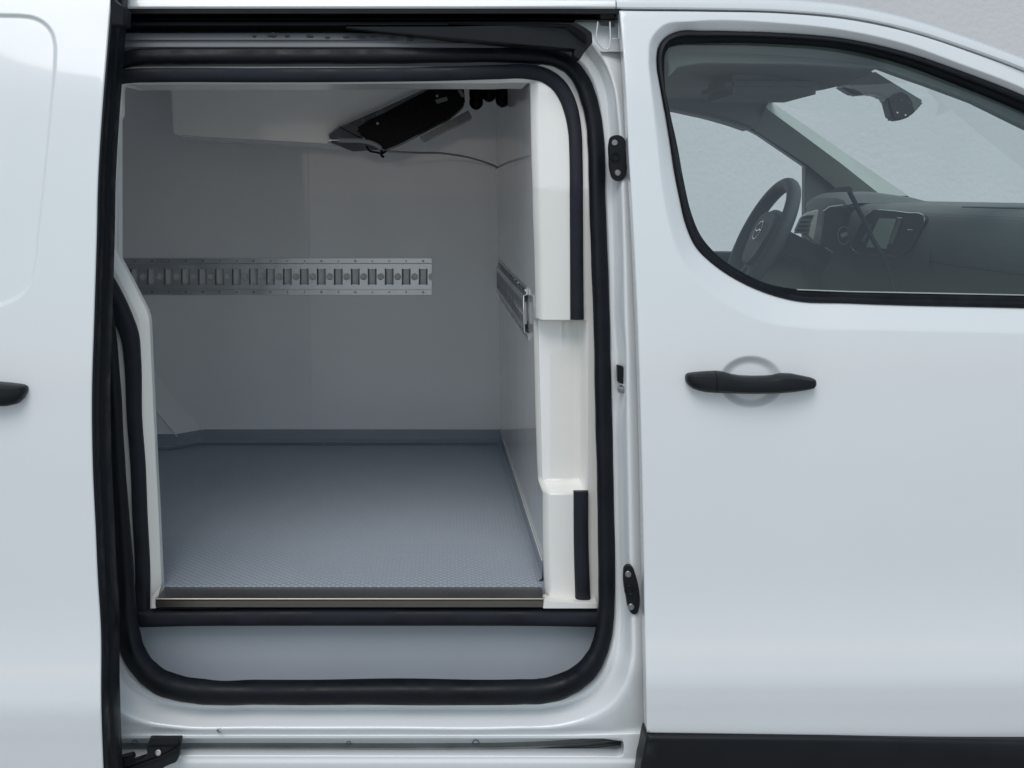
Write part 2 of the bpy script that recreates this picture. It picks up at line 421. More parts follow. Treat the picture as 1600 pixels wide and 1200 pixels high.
# window seal: inner edge trace for the glass
def seal_prof(wd, h, n=9, flat=.6):
    pr = [(-wd/2, -.004)]
    for i in range(n+1):
        a = math.pi*(1-i/n); pr.append((wd/2*math.cos(a), h*math.sin(a)**flat))
    pr.append((wd/2, -.004)); return pr
gin_px = arc([(1041, 140), (1040, 105), (1041, 84), (1048, 71), (1062, 66.5), (1100, 65), (1225, 66.5), (1322, 75), (1412, 97), (1506, 132), (1600, 171), (1700, 218), (1770, 262), (1815, 310), (1832, 355)], 6)[:-1] \
    + arc([(1832, 355), (1842, 420), (1835, 455), (1815, 466)], 5)[:-1] \
    + arc([(1815, 466), (1600, 461.5), (1325, 455.5), (1239, 452), (1205, 445), (1170, 430), (1119, 395), (1098, 370), (1083, 335), (1072, 290), (1062, 235), (1050, 180), (1041, 140)], 6)[:-1]
yw = lambda x, z: float(front_y(x, z, False).ravel()[0])
def loop3(pxs, yf, off=0):
    q = proj(pxs, yf); return [Vector((a, float(np.ravel(yf(a, b))[0])+off, b)) for a, b in q]
def strip(name, lo, li, rows, m, parent, n=420, closed=True):
    """Band between two outlines; rows are (fraction from outer to inner, push towards the viewer)."""
    def rs(l):
        l = np.array([tuple(p) for p in l]); d_ = np.linalg.norm(np.roll(l, -1, 0)-l, axis=1) if closed else np.linalg.norm(l[1:]-l[:-1], axis=1)
        s = np.concatenate([[0], np.cumsum(d_)]); L2 = np.vstack([l, l[:1]]) if closed else l
        t = np.linspace(0, s[-1], n, endpoint=not closed); return np.stack([np.interp(t, s, L2[:, k]) for k in range(3)], 1)
    a = rs(lo)
    bl = np.array([tuple(p) for p in li]); b = []
    # nearest point on the inner outline, kept monotone by matching along normals
    bb = rs(li) if False else None
    seg = resample(bl[:, [0, 2]], .002, closed); 
    ys = np.array([bl[np.argmin(((bl[:, [0, 2]]-s_)**2).sum(1)), 1] for s_ in seg])
    for p in a:
        k = np.argmin(((seg-p[[0, 2]])**2).sum(1)); b.append((seg[k, 0], ys[k], seg[k, 1]))
    b = np.array(b); 
    for _ in range(3): b = (np.roll(b, 1, 0)+b*2+np.roll(b, -1, 0))/4 if closed else b
    v, f = [], []; k = len(rows)
    for p, q in zip(a, b):
        for (t, pu) in rows:
            r_ = p*(1-t)+q*t; v.append((r_[0], r_[1]-pu, r_[2]))
    for i in range(n if closed else n-1):
        j = (i+1) % n
        for c in range(k-1): f.append((i*k+c, i*k+c+1, j*k+c+1, j*k+c))
    return mesh(name, v, f, m, parent, 40)
wl_o = loop3(win_px, lambda x, z: yw(x, z)+.0); gl_i = loop3(gin_px, lambda x, z: yw(x, z)+.0)
strip('window_seal', wl_o, gl_i, [(-.06, -.012), (-.05, -.001), (0, .003), (.12, .0055), (.4, .006), (.52, .004), (.6, -.004), (.7, -.006), (.85, -.009), (1, -.013), (1.05, -.022)], rubber, fd)
gout = proj(gin_px, lambda x, z: yw(x, z)+.012)
glc = gout.mean(0); gbig = glc+(gout-glc)*1.012
panel('window_glass', gbig, [], lambda x, z: front_y(x, z, False)+.018, sideglass, fd, grid=.05, lip=0, r=0, bstep=.02)
# thin bright hem of the window channel along the glass foot
sweep('glass_run_strip', loop3([(1245, 452.5), (1325, 455.5), (1450, 458), (1600, 461), (1815, 466)], lambda x, z: yw(x, z)+.012), [(-.0012, 0), (-.0008, .003), (.0012, .003), (.0012, 0)], cabgrey, fd)

# handles: lofted grips
def handle(name, st, y0, m, parent):
    v, f = [], []; n = 14
    for (px, t, b, pr) in st:
        top = P(px, t, y0); bot = P(px, b, y0); c = (top+bot)/2; hh = (top-bot).length/2
        for k in range(n):
            a = 2*math.pi*k/n; ca, sa = math.cos(a), math.sin(a)
            z = hh*math.copysign(abs(sa)**.55, sa); yy = (pr if ca > 0 else .016)*math.copysign(abs(ca)**.6, ca)
            if ca > 0 and sa > .3: yy *= (1-.30*(sa-.3)/.7)
            v.append((c.x, c.y-yy, c.z+z))
    for i in range(len(st)-1):
        for k in range(n): k2 = (k+1) % n; f.append((i*n+k, i*n+k2, (i+1)*n+k2, (i+1)*n+k))
    f.append(tuple(range(n))); f.append(tuple((len(st)-1)*n+k for k in range(n)))
    return mesh(name, v, f, m, parent, 38)
yh = float(YS(hc[1]))
handle('door_handle', [(1115.4, 579.4, 612.4, .030), (1120, 579.2, 612.6, .031), (1127, 580, 612.8, .032), (1134, 582, 613, .033), (1143, 584.5, 613.2, .0335), (1157, 586.6, 613.4, .034), (1175, 587.5, 613.4, .0345), (1195, 587.2, 613.2, .0345), (1207, 586.2, 613, .034), (1214, 584.6, 612.8, .034), (1221, 583, 612.5, .033), (1236, 583.4, 611, .032), (1256, 587.5, 608.5, .026), (1268, 590, 606, .021), (1272, 592, 602.5, .015), (1273, 594, 600, .008)], yh-.003, plast, fd)
handle('handle_cap', [(1071, 588, 594, .008), (1072, 585.4, 597, .013), (1075, 583, 601.5, .018), (1081, 582, 606, .023), (1090, 581, 609.4, .026), (1102, 580, 611.6, .028), (1114.6, 579.4, 612.4, .030)], yh-.003, plast, fd)

# body side moulding and sill cover below the front door
md = arc([(1012, 1150.5), (1300, 1153.5), (1600, 1158.5), (1900, 1163)], 3)
mpts = md+[(1900, 1290), (990, 1290), (998, 1215), (1001, 1190)]
panel('side_moulding', proj(mpts, lambda x, z: YS(z)-.012), [], lambda x, z: YS(z)-.012-.010*smooth((proj([(1300, 1153)], ys0)[0][1]-z)/.03), plast, grid=.04, lip=.05, r=.008)

# ------------------------------------------------------------------ sliding door (open, standing proud of the body side)
SO = -.115
sd_edge = arc([(176, -60), (173, 0), (167, 75), (160, 162), (152, 300), (151, 350), (146.5, 500), (143, 620), (144.5, 733), (149, 830), (152, 900), (157, 985), (157.5, 1100), (161, 1200), (166, 1300)], 6)
sd_out_px = [(-260, -60)]+sd_edge+[(-260, 1300)]
rec_px = [(-200, 21), (0, 21.5)]+arc([(30, 22), (52, 25), (70, 34), (82, 48), (87.5, 68), (87.5, 95), (83, 150), (76, 225), (69, 295), (62, 360), (56, 415), (50, 440), (40, 457), (24, 469), (2, 479)], 5)+[(-200, 482)]
ysd = lambda x, z: YS(z)+SO
rec = proj(rec_px, ysd)
def slide_y(x, z):
    x = np.atleast_1d(np.asarray(x, float)); z = np.atleast_1d(np.asarray(z, float)); x, z = np.broadcast_arrays(x, z)
    p = np.stack([x.ravel(), z.ravel()], 1); s = sdist(p, rec)
    return (YS(z).ravel()+SO+.006*smooth((s+.0015)/.009)).reshape(x.shape)
sdo = proj(sd_out_px, ysd)
ring_d = []
bx0, bz0 = proj([(-20, 490)], ysd)[0]; bx1, bz1 = proj([(100, 10)], ysd)[0]
slid = panel('sliding_door', sdo, [], slide_y, paint, grid=.02, lip=.012, r=.003, creases=[(rec, [-.0105, -.0085, -.0065, -.0045, -.0025, -.0005, .0015, .0035, .0055, .0075, .0095])])
e3 = [Vector((a, float(YS(b))+SO, b)) for a, b in proj(sd_edge, ysd)]
sweep('door_edge_seal', e3, [(-.05, -.003), (-.001, -.0025), (.0035, -.004), (.0045, -.008), (.0045, -.036), (.002, -.040), (.002, -.046), (.0065, -.050), (.0085, -.056), (.0085, -.094), (.004, -.100), (-.05, -.100)], rubber, slid, ang=50)
sweep('edge_trim', [p+Vector((0, .003, 0)) for p in e3], [(-.004, -.001), (.0022, -.001), (.0026, -.003), (.0022, -.005), (-.004, -.005)], paint, slid)
handle('door_handle', [(-120, 586, 634, .020), (-60, 590, 634, .03), (0, 596.5, 633.5, .03), (15, 597.8, 633, .028), (30, 599.6, 629.5, .024), (38, 601.2, 622, .018), (42, 603.5, 614, .012), (43.5, 606, 610, .006)], float(YS(H-.38))+SO-.003, plast, slid)
# upper corner end cap of the edge seal
pprism('seal_end_cap', [(172, -4), (177, -2), (181, 4), (188, 8), (195, 11.5), (193.5, 40), (172, 38)], .095+SO+.02, .05, rubber, slid, .002)

# ------------------------------------------------------------------ roof side rail above the doors
seam = arc([(-260, 13), (200, 13), (600, 12.8), (962, 13)], 4)
def roofrail(name, top, m, rows):
    v, f = [], []; k = len(rows)
    for (px, py) in top:
        x, z = proj([(px, py)], ys0)[0]; y = float(YS(z))
        for dy, dz in rows: v.append((x, y+dy, z+dz))
    n = len(top)
    for i in range(n-1):
        for c in range(k-1): f.append((i*k+c, i*k+c+1, (i+1)*k+c+1, (i+1)*k+c))
    return mesh(name, v, f, m, van, 40)
rows_r = [(.05, -.001), (.02, -.001), (.003, 0), (.0, .004), (.003, .014), (.009, .024), (.016, .030), (.020, .031), (.026, .030), (.032, .033), (.045, .041), (.07, .051), (.12, .063), (.22, .078), (.4, .09), (.8, .098), (1.2, .09), (1.45, .06), (1.52, .0)]
roof = roofrail('roof', seam, paint, rows_r)
front_seam = arc([(963.5, 13), (1100, 14.2), (1225, 17.5), (1322, 26), (1412, 44), (1525, 80), (1600, 108), (1700, 153), (1800, 205), (1900, 265), (1960, 305)], 6)
rows_f = [(.05, -.001), (.02, -.001), (.003, 0), (.0, .003), (.001, .011), (.004, .0175), (.010, .019), (.012, .0165), (.016, .0175), (.019, .024), (.030, .032), (.05, .037), (.09, .037), (.12, .03), (.12, -.02)]
roofrail('roof_side_rail', front_seam, paint, rows_f)
# roof skin of the cab, behind the side rail
cz = [(-.0, .40)]
# ------------------------------------------------------------------ upper door track header
def hstrip(name, x0, x1, prof, m, parent=van):
    """prof: list of (py, y)"""
    v, f = [], []; n = len(prof)
    for X in (x0, x1):
        for (py, y) in prof:
            v.append((X, y, H-(py-VY)*(D+y)/F))
    for i in range(n-1): f.append((i, i+1, n+i+1, n+i))
    return mesh(name, v, f, m, parent, 25)
XL = -1.35; XR = (969-VX)*(D+.2)/F
hdr = hstrip('track_header', XL, XR, [(12, .24), (12.5, .196), (14.5, .19), (21, .192), (22, .20), (23, .26), (29, .27), (29.4, .225), (31, .223), (31.6, .27), (33.5, .275), (33, .3), (80, .3)], header_black)
upper = hstrip('upper_track', XL, (880-VX)*2.44/F, [(32, .27), (33, .222), (35, .216), (39, .214), (41, .222), (42, .25), (52, .262), (53, .30)], plast)
hstrip('header_panel', XL, (905-VX)*2.44/F, [(49, .27), (52, .235), (58, .226), (62, .223), (62.6, .228), (67, .227), (67.5, .220), (73, .218), (77, .225), (90, .23), (112, .24)], graypaint)
# seam sealer blobs along the header panel
for k in range(16):
    px = 400+k*27+random.uniform(-8, 8); 
    if px > 800: break
    rr = random.uniform(.004, .009); py = 55+random.uniform(-1, 2.5)+(k*.35)
    c = P(px, py, .2235); n = 9; v = [c+Vector((0, -.003, 0))]; 
    for i in range(n):
        a = 2*math.pi*i/n; q = rr*random.uniform(.7, 1.3); v.append(c+Vector((q*1.3*math.cos(a), .001, q*.6*math.sin(a))))
    mesh('seam_sealer', v, [(0, 1+i, 1+(i+1) % n) for i in range(n)], sealant_m, hdr, 80)
# moulded end piece of the upper track
def facet(name, pxy, m, parent, depth=.05, bev=.003): return prism(name, [P(a, b, y) for a, b, y in pxy], depth, m, parent, bev)
ends = facet('track_end_stop', [(840, 37, .16), (862, 36, .15), (900, 35, .14), (916, 44, .14), (925, 51, .14), (926, 67, .14), (912, 83, .14), (907, 92, .14), (902, 91.5, .14), (896, 86, .14), (898.5, 77, .14), (880, 75.5, .15), (860, 74.5, .15), (800, 70, .17), (740, 65, .18), (680, 59, .19), (600, 50, .20), (540, 43.5, .205), (540, 41.5, .205), (700, 41.5, .19)], plast, upper, .05, .004)
facet('track_lip', [(700, 33, .185), (840, 34.5, .15), (893, 38, .125), (918, 55, .125), (917, 67, .125), (902, 58, .13), (885, 44, .135), (840, 40.5, .16), (700, 39.5, .195)], plast, upper, .02, .0025)

# ------------------------------------------------------------------ door frame (body aperture)
ST = [  # seal centre | lip | channel | ridge | outer edge
 ((845,88),(868,74),(874,66),(884,50),(900,31)), ((868,91),(885,77),(890,70),(904,54),(928,31)), ((891,103),(907,93),(914,83),(927,70),(974,31)),
 ((901,113),(916,102),(923,94),(936,83),(979,58)), ((910,125),(923,113),(931,105),(946,98),(981,95)), ((921,155),(936,145),(945,138),(959,132),(984,150)), ((928,190),(943,185),(950,183),(967,183),(989,195)), ((932,240),(947,240),(953,240),(971,240),(993,240)),
 ((933,300),(949,300),(954,300),(973,300),(996,300)), ((937,400),(953,400),(957,400),(976,400),(1002,400)), ((940,500),(955,500),(959,500),(978,500),(1007,500)), ((941,560),(957,560),(964,560),(980,560),(1009,560)), ((942,605),(958,605),(966,605),(980,605),(1010,605)),
 ((943,650),(958,650),(962,650),(981,650),(1012,650)), ((945,750),(960,750),(963,750),(983,750),(1015,750)), ((947,850),(962,850),(965,850),(985,850),(1017,850)), ((947,920),(963,920),(967,920),(987,920),(1018,920)), ((945,975),(963,980),(967,982),(989,985),(1020,985)),
 ((940,1005),(958,1017),(963,1021),(988,1033),(1020,1040)), ((925,1040),(944,1052),(949,1056),(976,1074),(1020,1090)), ((903,1062),(920,1078),(925,1083),(956,1101),(1019,1125)), ((875,1075),(888,1094),(891,1099),(926,1120),(1000,1152)), ((840,1081),(845,1101),(846,1107),(890,1132),(930,1153)),
 ((780,1082),(780,1102),(780,1108),(800,1138),(800,1153)), ((600,1082),(600,1102),(600,1108),(600,1138),(600,1153)), ((400,1082),(400,1102),(400,1108),(400,1138),(400,1153)), ((300,1080),(290,1100),(288,1106),(270,1136),(270,1153)), ((258,1071),(240,1089),(236,1094),(222,1128),(210,1153)),
 ((225,1049),(203,1065),(199,1070),(188,1112),(150,1150)), ((205,1015),(184,1024),(180,1027),(168,1060),(130,1100)), ((194,930),(176,930),(171,930),(155,930),(110,930)), ((188,830),(170,830),(165,830),(145,830),(110,830)), ((180,700),(163,700),(158,700),(135,700),(105,700)), ((165,500),(148,500),(143,500),(120,500),(90,500)), ((155,300),(138,300),(133,300),(110,300),(85,300))]
offs = [.112, .088, .100, .052, .070]
cols = []
for c in range(5):
    cv = cr([s[c] for s in ST], False, 8); cols.append(cv)
nS = len(cols[0])
# cross-section: smooth curve through lip, channel, ridge, outer edge
tv = [0, .12, .2, .24, .28, .34, .42, .52, .60, .68, .74, .78, .82, .88, 1.0]
def xs(cs, t):
    keys = [0, .22, .30, .74, 1.0]
    return [np.interp(t, keys, [c[k] for c in cs]) for k in range(len(cs[0]))]
v, f = [], []; NT = 29
ts = np.linspace(0, 1, NT)
kern = [1, 4, 6, 4, 1]
for i in range(nS):
    row = []
    for c in range(5):
        px, py = cols[c][i]; x, z = proj([(px, py)], lambda a, b: YS(b)+offs[c])[0]
        row.append((x, float(YS(z))+offs[c], z))
    rr = np.array([xs(row, t) for t in ts])
    r2 = rr.copy()
    for _ in range(1): r2[1:-1] = (r2[:-2]+2*r2[1:-1]+r2[2:])/4
    v += [tuple(q) for q in r2]
for i in range(nS-1):
    for k in range(NT-1): f.append((i*NT+k, i*NT+k+1, (i+1)*NT+k+1, (i+1)*NT+k))
frame = mesh('door_frame', v, f, paint, van, 60)
# backing of the frame corner behind the header
# pressed swages at the top of the pillar
yP = .215
tube('pressed_bead', [P(a, b, yP-.012) for a, b in cr([(934, 34), (934, 66), (938, 71), (943, 76), (948, 77.5), (952, 74), (953, 68), (953, 34)], False, 4)], .0017, paint, frame, 8)
tube('pressed_bead', [P(a, b, yP-.012) for a, b in [(957, 60.5), (967, 60.5), (967, 36)]], .0012, paint, frame, 8)
# latch opening and rubber buffer bolt in the pillar
pprism('latch_opening', [(965, 571), (977, 574), (977.5, 601), (966, 598)], float(YS(1.1))+.066, .02, rubber, frame, .0015)
disc('bolt', P(970.5, 608, float(YS(1.08))+.07), .0078, .010, (-.25, -1, 0), zinc, frame)

# striker plates with two screws and a central boss
def striker(pxs, y, scr, boss):
    q = list(map(tuple, cr(pxs, True, 5)))
    o = pprism('striker_plate', q, y, .016, plast, van, .002, 2)
    for (a, b) in scr: disc('screw', P(a, b, y-.0005), .0066, .003, (0, -1, 0), zinc, o)
    a, b = boss; c = P(a, b, y-.001)
    tube('socket_ring', [c+Vector((.0085*math.cos(t), -.001, .0085*math.sin(t))) for t in np.linspace(0, 2*math.pi, 17)[:-1]], .0022, plast, o, 6, closed=True)
    return o
s1 = striker([(955, 214), (962, 211), (970, 212), (976, 217), (978, 235), (979, 268), (975, 279), (966, 283), (959, 280), (954, 268), (952, 245), (952, 224)], .128, [(960.3, 223), (965.2, 270)], (961.5, 245))
s1['label'] = 'upper black striker plate with two screws'
s2 = striker([(977, 888), (982, 884.5), (988, 886), (992, 895), (996, 908), (999, 925), (998.5, 950), (995, 959), (989, 960), (983, 953), (979, 935), (975.5, 915), (975, 898)], .038, [(981.5, 897), (986, 948)], (983.5, 922))
s2['label'] = 'lower black striker plate tapering upwards'

# ------------------------------------------------------------------ sill below the opening, with the lower track slot
slot_px = [(100, 1154.5)]+[(960, 1154.5)]+arc([(968, 1155), (973, 1158), (974.5, 1163), (974.5, 1175), (973, 1180), (967, 1182.5)], 3)+[(930, 1181.5), (100, 1180.5)]
sill_px = [(60, 1148.5), (900, 1148.5), (1000, 1146), (1022, 1143), (1020, 1300), (60, 1300)]
ysill = lambda x, z: YS(z)+.058-.004*smooth((H-1.085-z)/.03) if False else YS(z)+.058
sill = panel('sill', proj(sill_px, lambda x, z: YS(z)+.058), [proj(slot_px, lambda x, z: YS(z)+.058)], lambda x, z: YS(z)+.058-.006*smooth(((H-1.128)-z)/.012)+.003*smooth(((H-1.150)-z)/.006), paint, grid=.02, bstep=.005, lip=.03, r=.002, hole_lip=.03, dense=[(-.6, H-1.17, .4, H-1.12, .006)])
# slot interior: tread, back wall, curved track
def hz(py, y): return H-(py-VY)*(D+y)/F
zt = hz(1182.5, .062)
quad('tread', (-1.3, .055, zt), (.50, .055, zt), (.50, .30, zt), (-1.3, .30, zt), paint, sill)
tp = cr([(-1.3, .078), (-.3, .078), (.05, .078), (.13, .080), (.22, .087), (.30, .099), (.38, .118), (.46, .142)], False, 8)
track_z0 = zt
def rail_sw(name, prof, m, parent=van):
    v, f = [], []; k = len(prof)
    for i, (x, y) in enumerate(tp):
        a = tp[max(i-1, 0)]; b = tp[min(i+1, len(tp)-1)]; t = (b-a)/np.linalg.norm(b-a); n_ = np.array([-t[1], t[0]])
        for (u, z) in prof: v.append((x-n_[0]*u, y-n_[1]*u, z))
    for i in range(len(tp)-1):
        for c in range(k-1): f.append((i*k+c, i*k+c+1, (i+1)*k+c+1, (i+1)*k+c))
    return mesh(name, v, f, m, parent, 30)
rail_sw('slot_back', [(-.016, zt-.01), (-.014, zt+.012), (-.013, zt+.05), (-.03, zt+.07)], paint, sill)
lt = rail_sw('lower_track', [(-.0135, track_z0+.0135), (0, track_z0+.0125), (.002, track_z0+.0115), (.002, track_z0+.0075), (-.001, track_z0+.007), (-.001, track_z0+.005), (.002, track_z0+.0045), (.002, track_z0+.0005), (.004, track_z0+.0004)], darkmetal)
for (px, py, rr) in [(211, 1161, .0058), (545, 1161, .0038), (743.5, 1161, .0066)]:
    c = P(px, py, .091); tube('plug', [c+Vector((rr*math.cos(t), -.0005, rr*math.sin(t))) for t in np.linspace(0, 2*math.pi, 17)[:-1]], .0009, graypaint, sill, 5, closed=True)
# chip in the sill paint
c = P(343, 1141, .035)
mesh('paint_chip', [c+Vector((a*.001, -.0015-.0008*b2, b*.001)) for a, b, b2 in [(-6, 0, 0), (-3, 4, 1), (1, 5, 0), (4, 3, 1), (0, 1, 3), (-1, -1, 2), (5, -3, 0), (1, -5, 0), (-3, -3, 1)]], [(0, 1, 4), (1, 2, 4), (2, 3, 4), (0, 4, 5), (0, 5, 8), (5, 6, 7), (5, 7, 8)], darkmetal, sill, 10)
# roller bracket of the sliding door riding in the slot
rb = facet('roller_bracket', [(234, 1154.5, 0.029), (283, 1154.5, 0.029), (281, 1166, 0.026), (279.5, 1168, 0.023), (279, 1184, 0.014), (275, 1191, 0.011), (258, 1198, 0.008), (235, 1215, 0.002), (150, 1222, -0.004), (150, 1197, -0.004), (188, 1196, -0.001), (208, 1191, 0.002), (228, 1184, 0.008), (230, 1176, 0.014), (228, 1168, 0.020)], plast, slid, .02, .002)
facet('guide_arm', [(150, 1191, -0.016), (186, 1186, -0.013), (206, 1180.5, -0.010), (208, 1183, -0.010), (209, 1189, -0.010), (186, 1196, -0.013), (150, 1201, -0.016)], plast, slid, .02, .002)
disc('pivot_bolt', P(247.5, 1176, .012), .0064, .003, (0, -1, .5), zinc, slid)
facet('bracket_rib', [(232, 1165.5, 0.019), (276, 1164.5, 0.019), (281, 1157, 0.019), (281.5, 1160, 0.019), (277, 1167, 0.019), (232, 1168, 0.019)], plast, slid, .01, .001)
facet('bracket_rib', [(248, 1183, 0.008), (277, 1168.5, 0.008), (277.5, 1171, 0.008), (249, 1186, 0.008), (190, 1206, -0.004), (190, 1203, -0.004)], plast, slid, .01, .001)

# ------------------------------------------------------------------ outer weather seal on the body flange
seal_c = [(190, 95), (215, 89.5), (250, 88), (300, 87.5), (500, 87), (600, 86.5), (700, 85.5), (800, 85), (837, 87), (868, 92), (891, 104), (908, 125), (920, 155), (928, 190), (931.5, 230), (933, 300), (936.5, 400), (940, 500), (942, 600), (944.5, 700), (946.5, 800), (948, 900), (947, 955), (943, 990), (936, 1015), (924, 1038), (905, 1058), (880, 1072), (845, 1080), (800, 1081.5), (600, 1082), (400, 1083), (330, 1082), (290, 1078), (255, 1068), (228, 1048), (208, 1018), (199, 980), (194, 900), (187, 800), (181, 700), (175, 600), (166, 500), (150, 400), (143, 300), (146, 200), (155, 140), (170, 108)]
wid = [27]*7+[27]*9+[26]*8+[28, 31, 33, 35, 36, 36, 35, 34, 35, 36, 36, 36, 36, 34, 31, 28, 26, 26, 26]+[26]*20
sc_px = cr(seal_c, True, 8)
ws = cr([(w_, 0) for w_ in wid[:len(seal_c)]], True, 8)[:, 0]
yS = .085
sp = [P(a, b, float(YS(H-(b-VY)*.00127))+.082) for a, b in sc_px]
bulb = []
for i in range(22):
    a = 2*math.pi*i/22; ca, sa = math.cos(a), math.sin(a)
    bulb.append((.5*ca*(1.0 if abs(ca) < .8 else 1.0), .42*sa+(.05*math.cos(3*a))))
sw = ws*(D+.09)/F
# slight waviness of hand-fitted rubber
sw = sw*(1+.02*np.sin(np.arange(len(sw))*.35)+.015*np.sin(np.arange(len(sw))*.93))
seal = sweep('weather_seal', sp, bulb, rubber, van, closed=True, scale=sw, ang=80)
flat_pts = [p+Vector((0, .012, 0)) for p in sp]
# inner fin of the weather seal against the grey panel (loose edge along the bottom)
idx = [i for i, (a, b) in enumerate(sc_px) if b > 1030 and 240 < a < 915]
fp = [sp[i] for i in idx]
fin = []
for i, p in enumerate(fp): fin.append(p+Vector((0, .004, .0165+.0013*math.sin(i*.22)+.0007*math.sin(i*.61))))
sweep('seal_fin', fin, [(-.008, -.001), (-.008, .001), (.010, .002), (.011, 0), (.010, -.002)], rubber, seal)

# ------------------------------------------------------------------ insulated liner: portal frame around the opening
K_px = [(256, 960), (253, 913)]+[(248, 800), (244.5, 733), (240.5, 650), (236.5, 560)]+arc([(234.5, 510), (233, 496), (229.5, 484)], 3)+[(205, 436), (179.5, 388)]+arc([(179, 370), (181.5, 300), (186.5, 200)], 2)+arc([(190, 142), (192, 134), (199, 131.5)], 3)+[(500, 131), (700, 129.5), (822, 129)] \
    + [(828.5, 129), (829.5, 180), (831, 250), (833, 330), (835.5, 400), (837, 470), (837.5, 560), (839.5, 650), (842, 730), (843.5, 757), (848, 770), (848.5, 850), (851, 915), (853, 960)]
O_px = [(853.2, 960), (947, 960), (947, 800), (943, 600), (939, 450), (934, 300), (930, 210)]+arc([(922, 160), (908, 127), (888, 103), (862, 93), (830, 88)], 3)+[(600, 90), (300, 92), (200, 95), (165, 110), (150, 200), (150, 380)]+arc([(160, 430), (172, 490), (178, 560)], 3)+[(184, 700), (190, 800), (197, 900), (203, 960)]
YL0 = .165
def YLf(z): return YL0+np.clip(YS(z)-.075, 0, None)
YL = YL0
def klow(px): return 0
lin_outer = proj([tuple(p) for p in K_px], lambda x, z: YL+.03)[::-1]
# closed outline: out along the outer edge, back along the portal edge
LO = proj(O_px, lambda x, z: YLf(z))
Kxz = proj(K_px, lambda x, z: YLf(z)+(.012 if (x > .15 or (x < -.46 and z < H+.17)) else .03))
liner_out = np.vstack([Kxz[::1][::-1][:1], LO, Kxz])  # placeholder order fixed below
liner_out = np.vstack([LO, Kxz])
KL = Kxz[:24]
pk0 = proj([(838, 499)], lambda x, z: YL+.02)[0]; pk1 = proj([(917, 770)], lambda x, z: YL+.02)[0]
Kline = Kxz
jambmask_x = .12
def liner_y(x, z):
    x = np.atleast_1d(np.asarray(x, float)); z = np.atleast_1d(np.asarray(z, float)); x, z = np.broadcast_arrays(x, z)
    p = np.stack([x.ravel(), z.ravel()], 1); X, Z = p[:, 0], p[:, 1]
    dk = dist(p, Kline, False)
    lt_ = smooth((.15-X)/.04)                        # 1 on the left and top, 0 on the right jamb
    y = YLf(Z)*1.0
    side_ = smooth((-.44-X)/.02)*smooth((H+.17-Z)/.02)
    y += lt_*(.034*(1-side_)+.009*side_)*np.clip(1-dk/.020, 0, 1)**1.3
    y += (1-lt_)*(.016*np.clip(1-dk/.016, 0, 1)**2)
    # jamb leans back slightly towards the cargo side; a latch pocket is moulded into it
    xr = proj([(918, 600)], lambda a, b: YL)[0][0]
    below = smooth((pk0[1]-Z)/.0045)
    pxr = xr-.003*(Z-1)
    inx = smooth((pxr-X)/.014)
    bot = smooth((Z-(hz(772, YL)-.35*(X-.2)*0))/.024)
    pk = below*inx*bot*(1-lt_)
    y += pk*.040*(1+.25*smooth((Z-hz(560, YL))/.08))
    # lower flat stands slightly proud, upper part too
    y += (1-lt_)*.006*np.sin(np.clip((X-.2)/.1, 0, 1)*math.pi)*-1
    return y.reshape(x.shape)
xa, za = proj([(826, 965)], lambda a, b: YL)[0]; xb, zb = proj([(950, 90)], lambda a, b: YL)[0]
liner = panel('portal_frame', liner_out, [], liner_y, gel, grid=.02, lip=lambda x_, z_: .145 if (z_ > hz(133, .24) and x_ < .185) else .02, r=.002, bstep=.006, more_rings=(.005, .008, .011, .014, .017, .0205, .025, .03), dense=[(proj([(175, 300)], lambda a, b: YL)[0][0], hz(962, YL), proj([(262, 300)], lambda a, b: YL)[0][0], hz(330, YL), .0045), (xa-.9, hz(146, YL), xb, hz(122, YL), .006), (xa-.9, hz(450, YL), xa-.82, hz(122, YL), .006), (xa, hz(800, YL), xb, hz(745, YL), .004), (xa, hz(512, YL), xb, hz(488, YL), .003), (xa, hz(760, YL), xb, hz(505, YL), .009), (proj([(898, 100)], lambda a, b: YL)[0][0], hz(770, YL), proj([(930, 100)], lambda a, b: YL)[0][0], hz(495, YL), .004)])

# inner seals glued on the portal frame
iseal_px = [(150, 132), (165, 127), (185, 121), (205, 118.5), (240, 117.5), (400, 117.5), (550, 117), (700, 115), (780, 112.5), (822, 112), (850, 117.5), (871, 132), (885, 153), (893.5, 178), (898, 205), (900, 250), (900.5, 320), (901, 420), (901.5, 499)]
def isw(name, pxs, wpx, m, dy=.004, n=7, flat=.35, h=.011):
    q = cr(pxs, False, n)
    pts = [P(a, b, float(YLf(H-(b-VY)*.00135))-dy) for a, b in q]
    wv = np.interp(np.linspace(0, 1, len(q)), np.linspace(0, 1, len(wpx)), wpx)*(D+YL)/F
    pr = [(-.5, -.1)]
    for i in range(9):
        a = math.pi*(1-i/8); pr.append((.5*math.cos(a), .42*math.sin(a)**.6))
    pr.append((.5, -.1))
    return sweep(name, pts, pr, m, van, scale=wv, ang=60)
o = isw('portal_seal', iseal_px, [23]*9+[24, 25, 25, 24, 22, 21, 21, 21, 21.5], dusty)
o['label'] = 'long black rubber seal bent round the top corner of the portal'
o = isw('portal_seal', [(907.5, 766.5), (908, 850), (911.5, 957)], [23, 23, 24], dusty)
o['label'] = 'short upright rubber seal piece beside the lower jamb'
o = isw('portal_seal', [(222, 957), (223, 900), (218.5, 800), (216, 733), (210, 650), (207, 560), (203, 525), (192, 496), (172, 456), (150, 420)], [24, 23, 23, 23, 23, 26, 28, 30, 32, 32], dusty)
o['label'] = 'rubber seal on the left of the portal, kinked at the wheel arch'
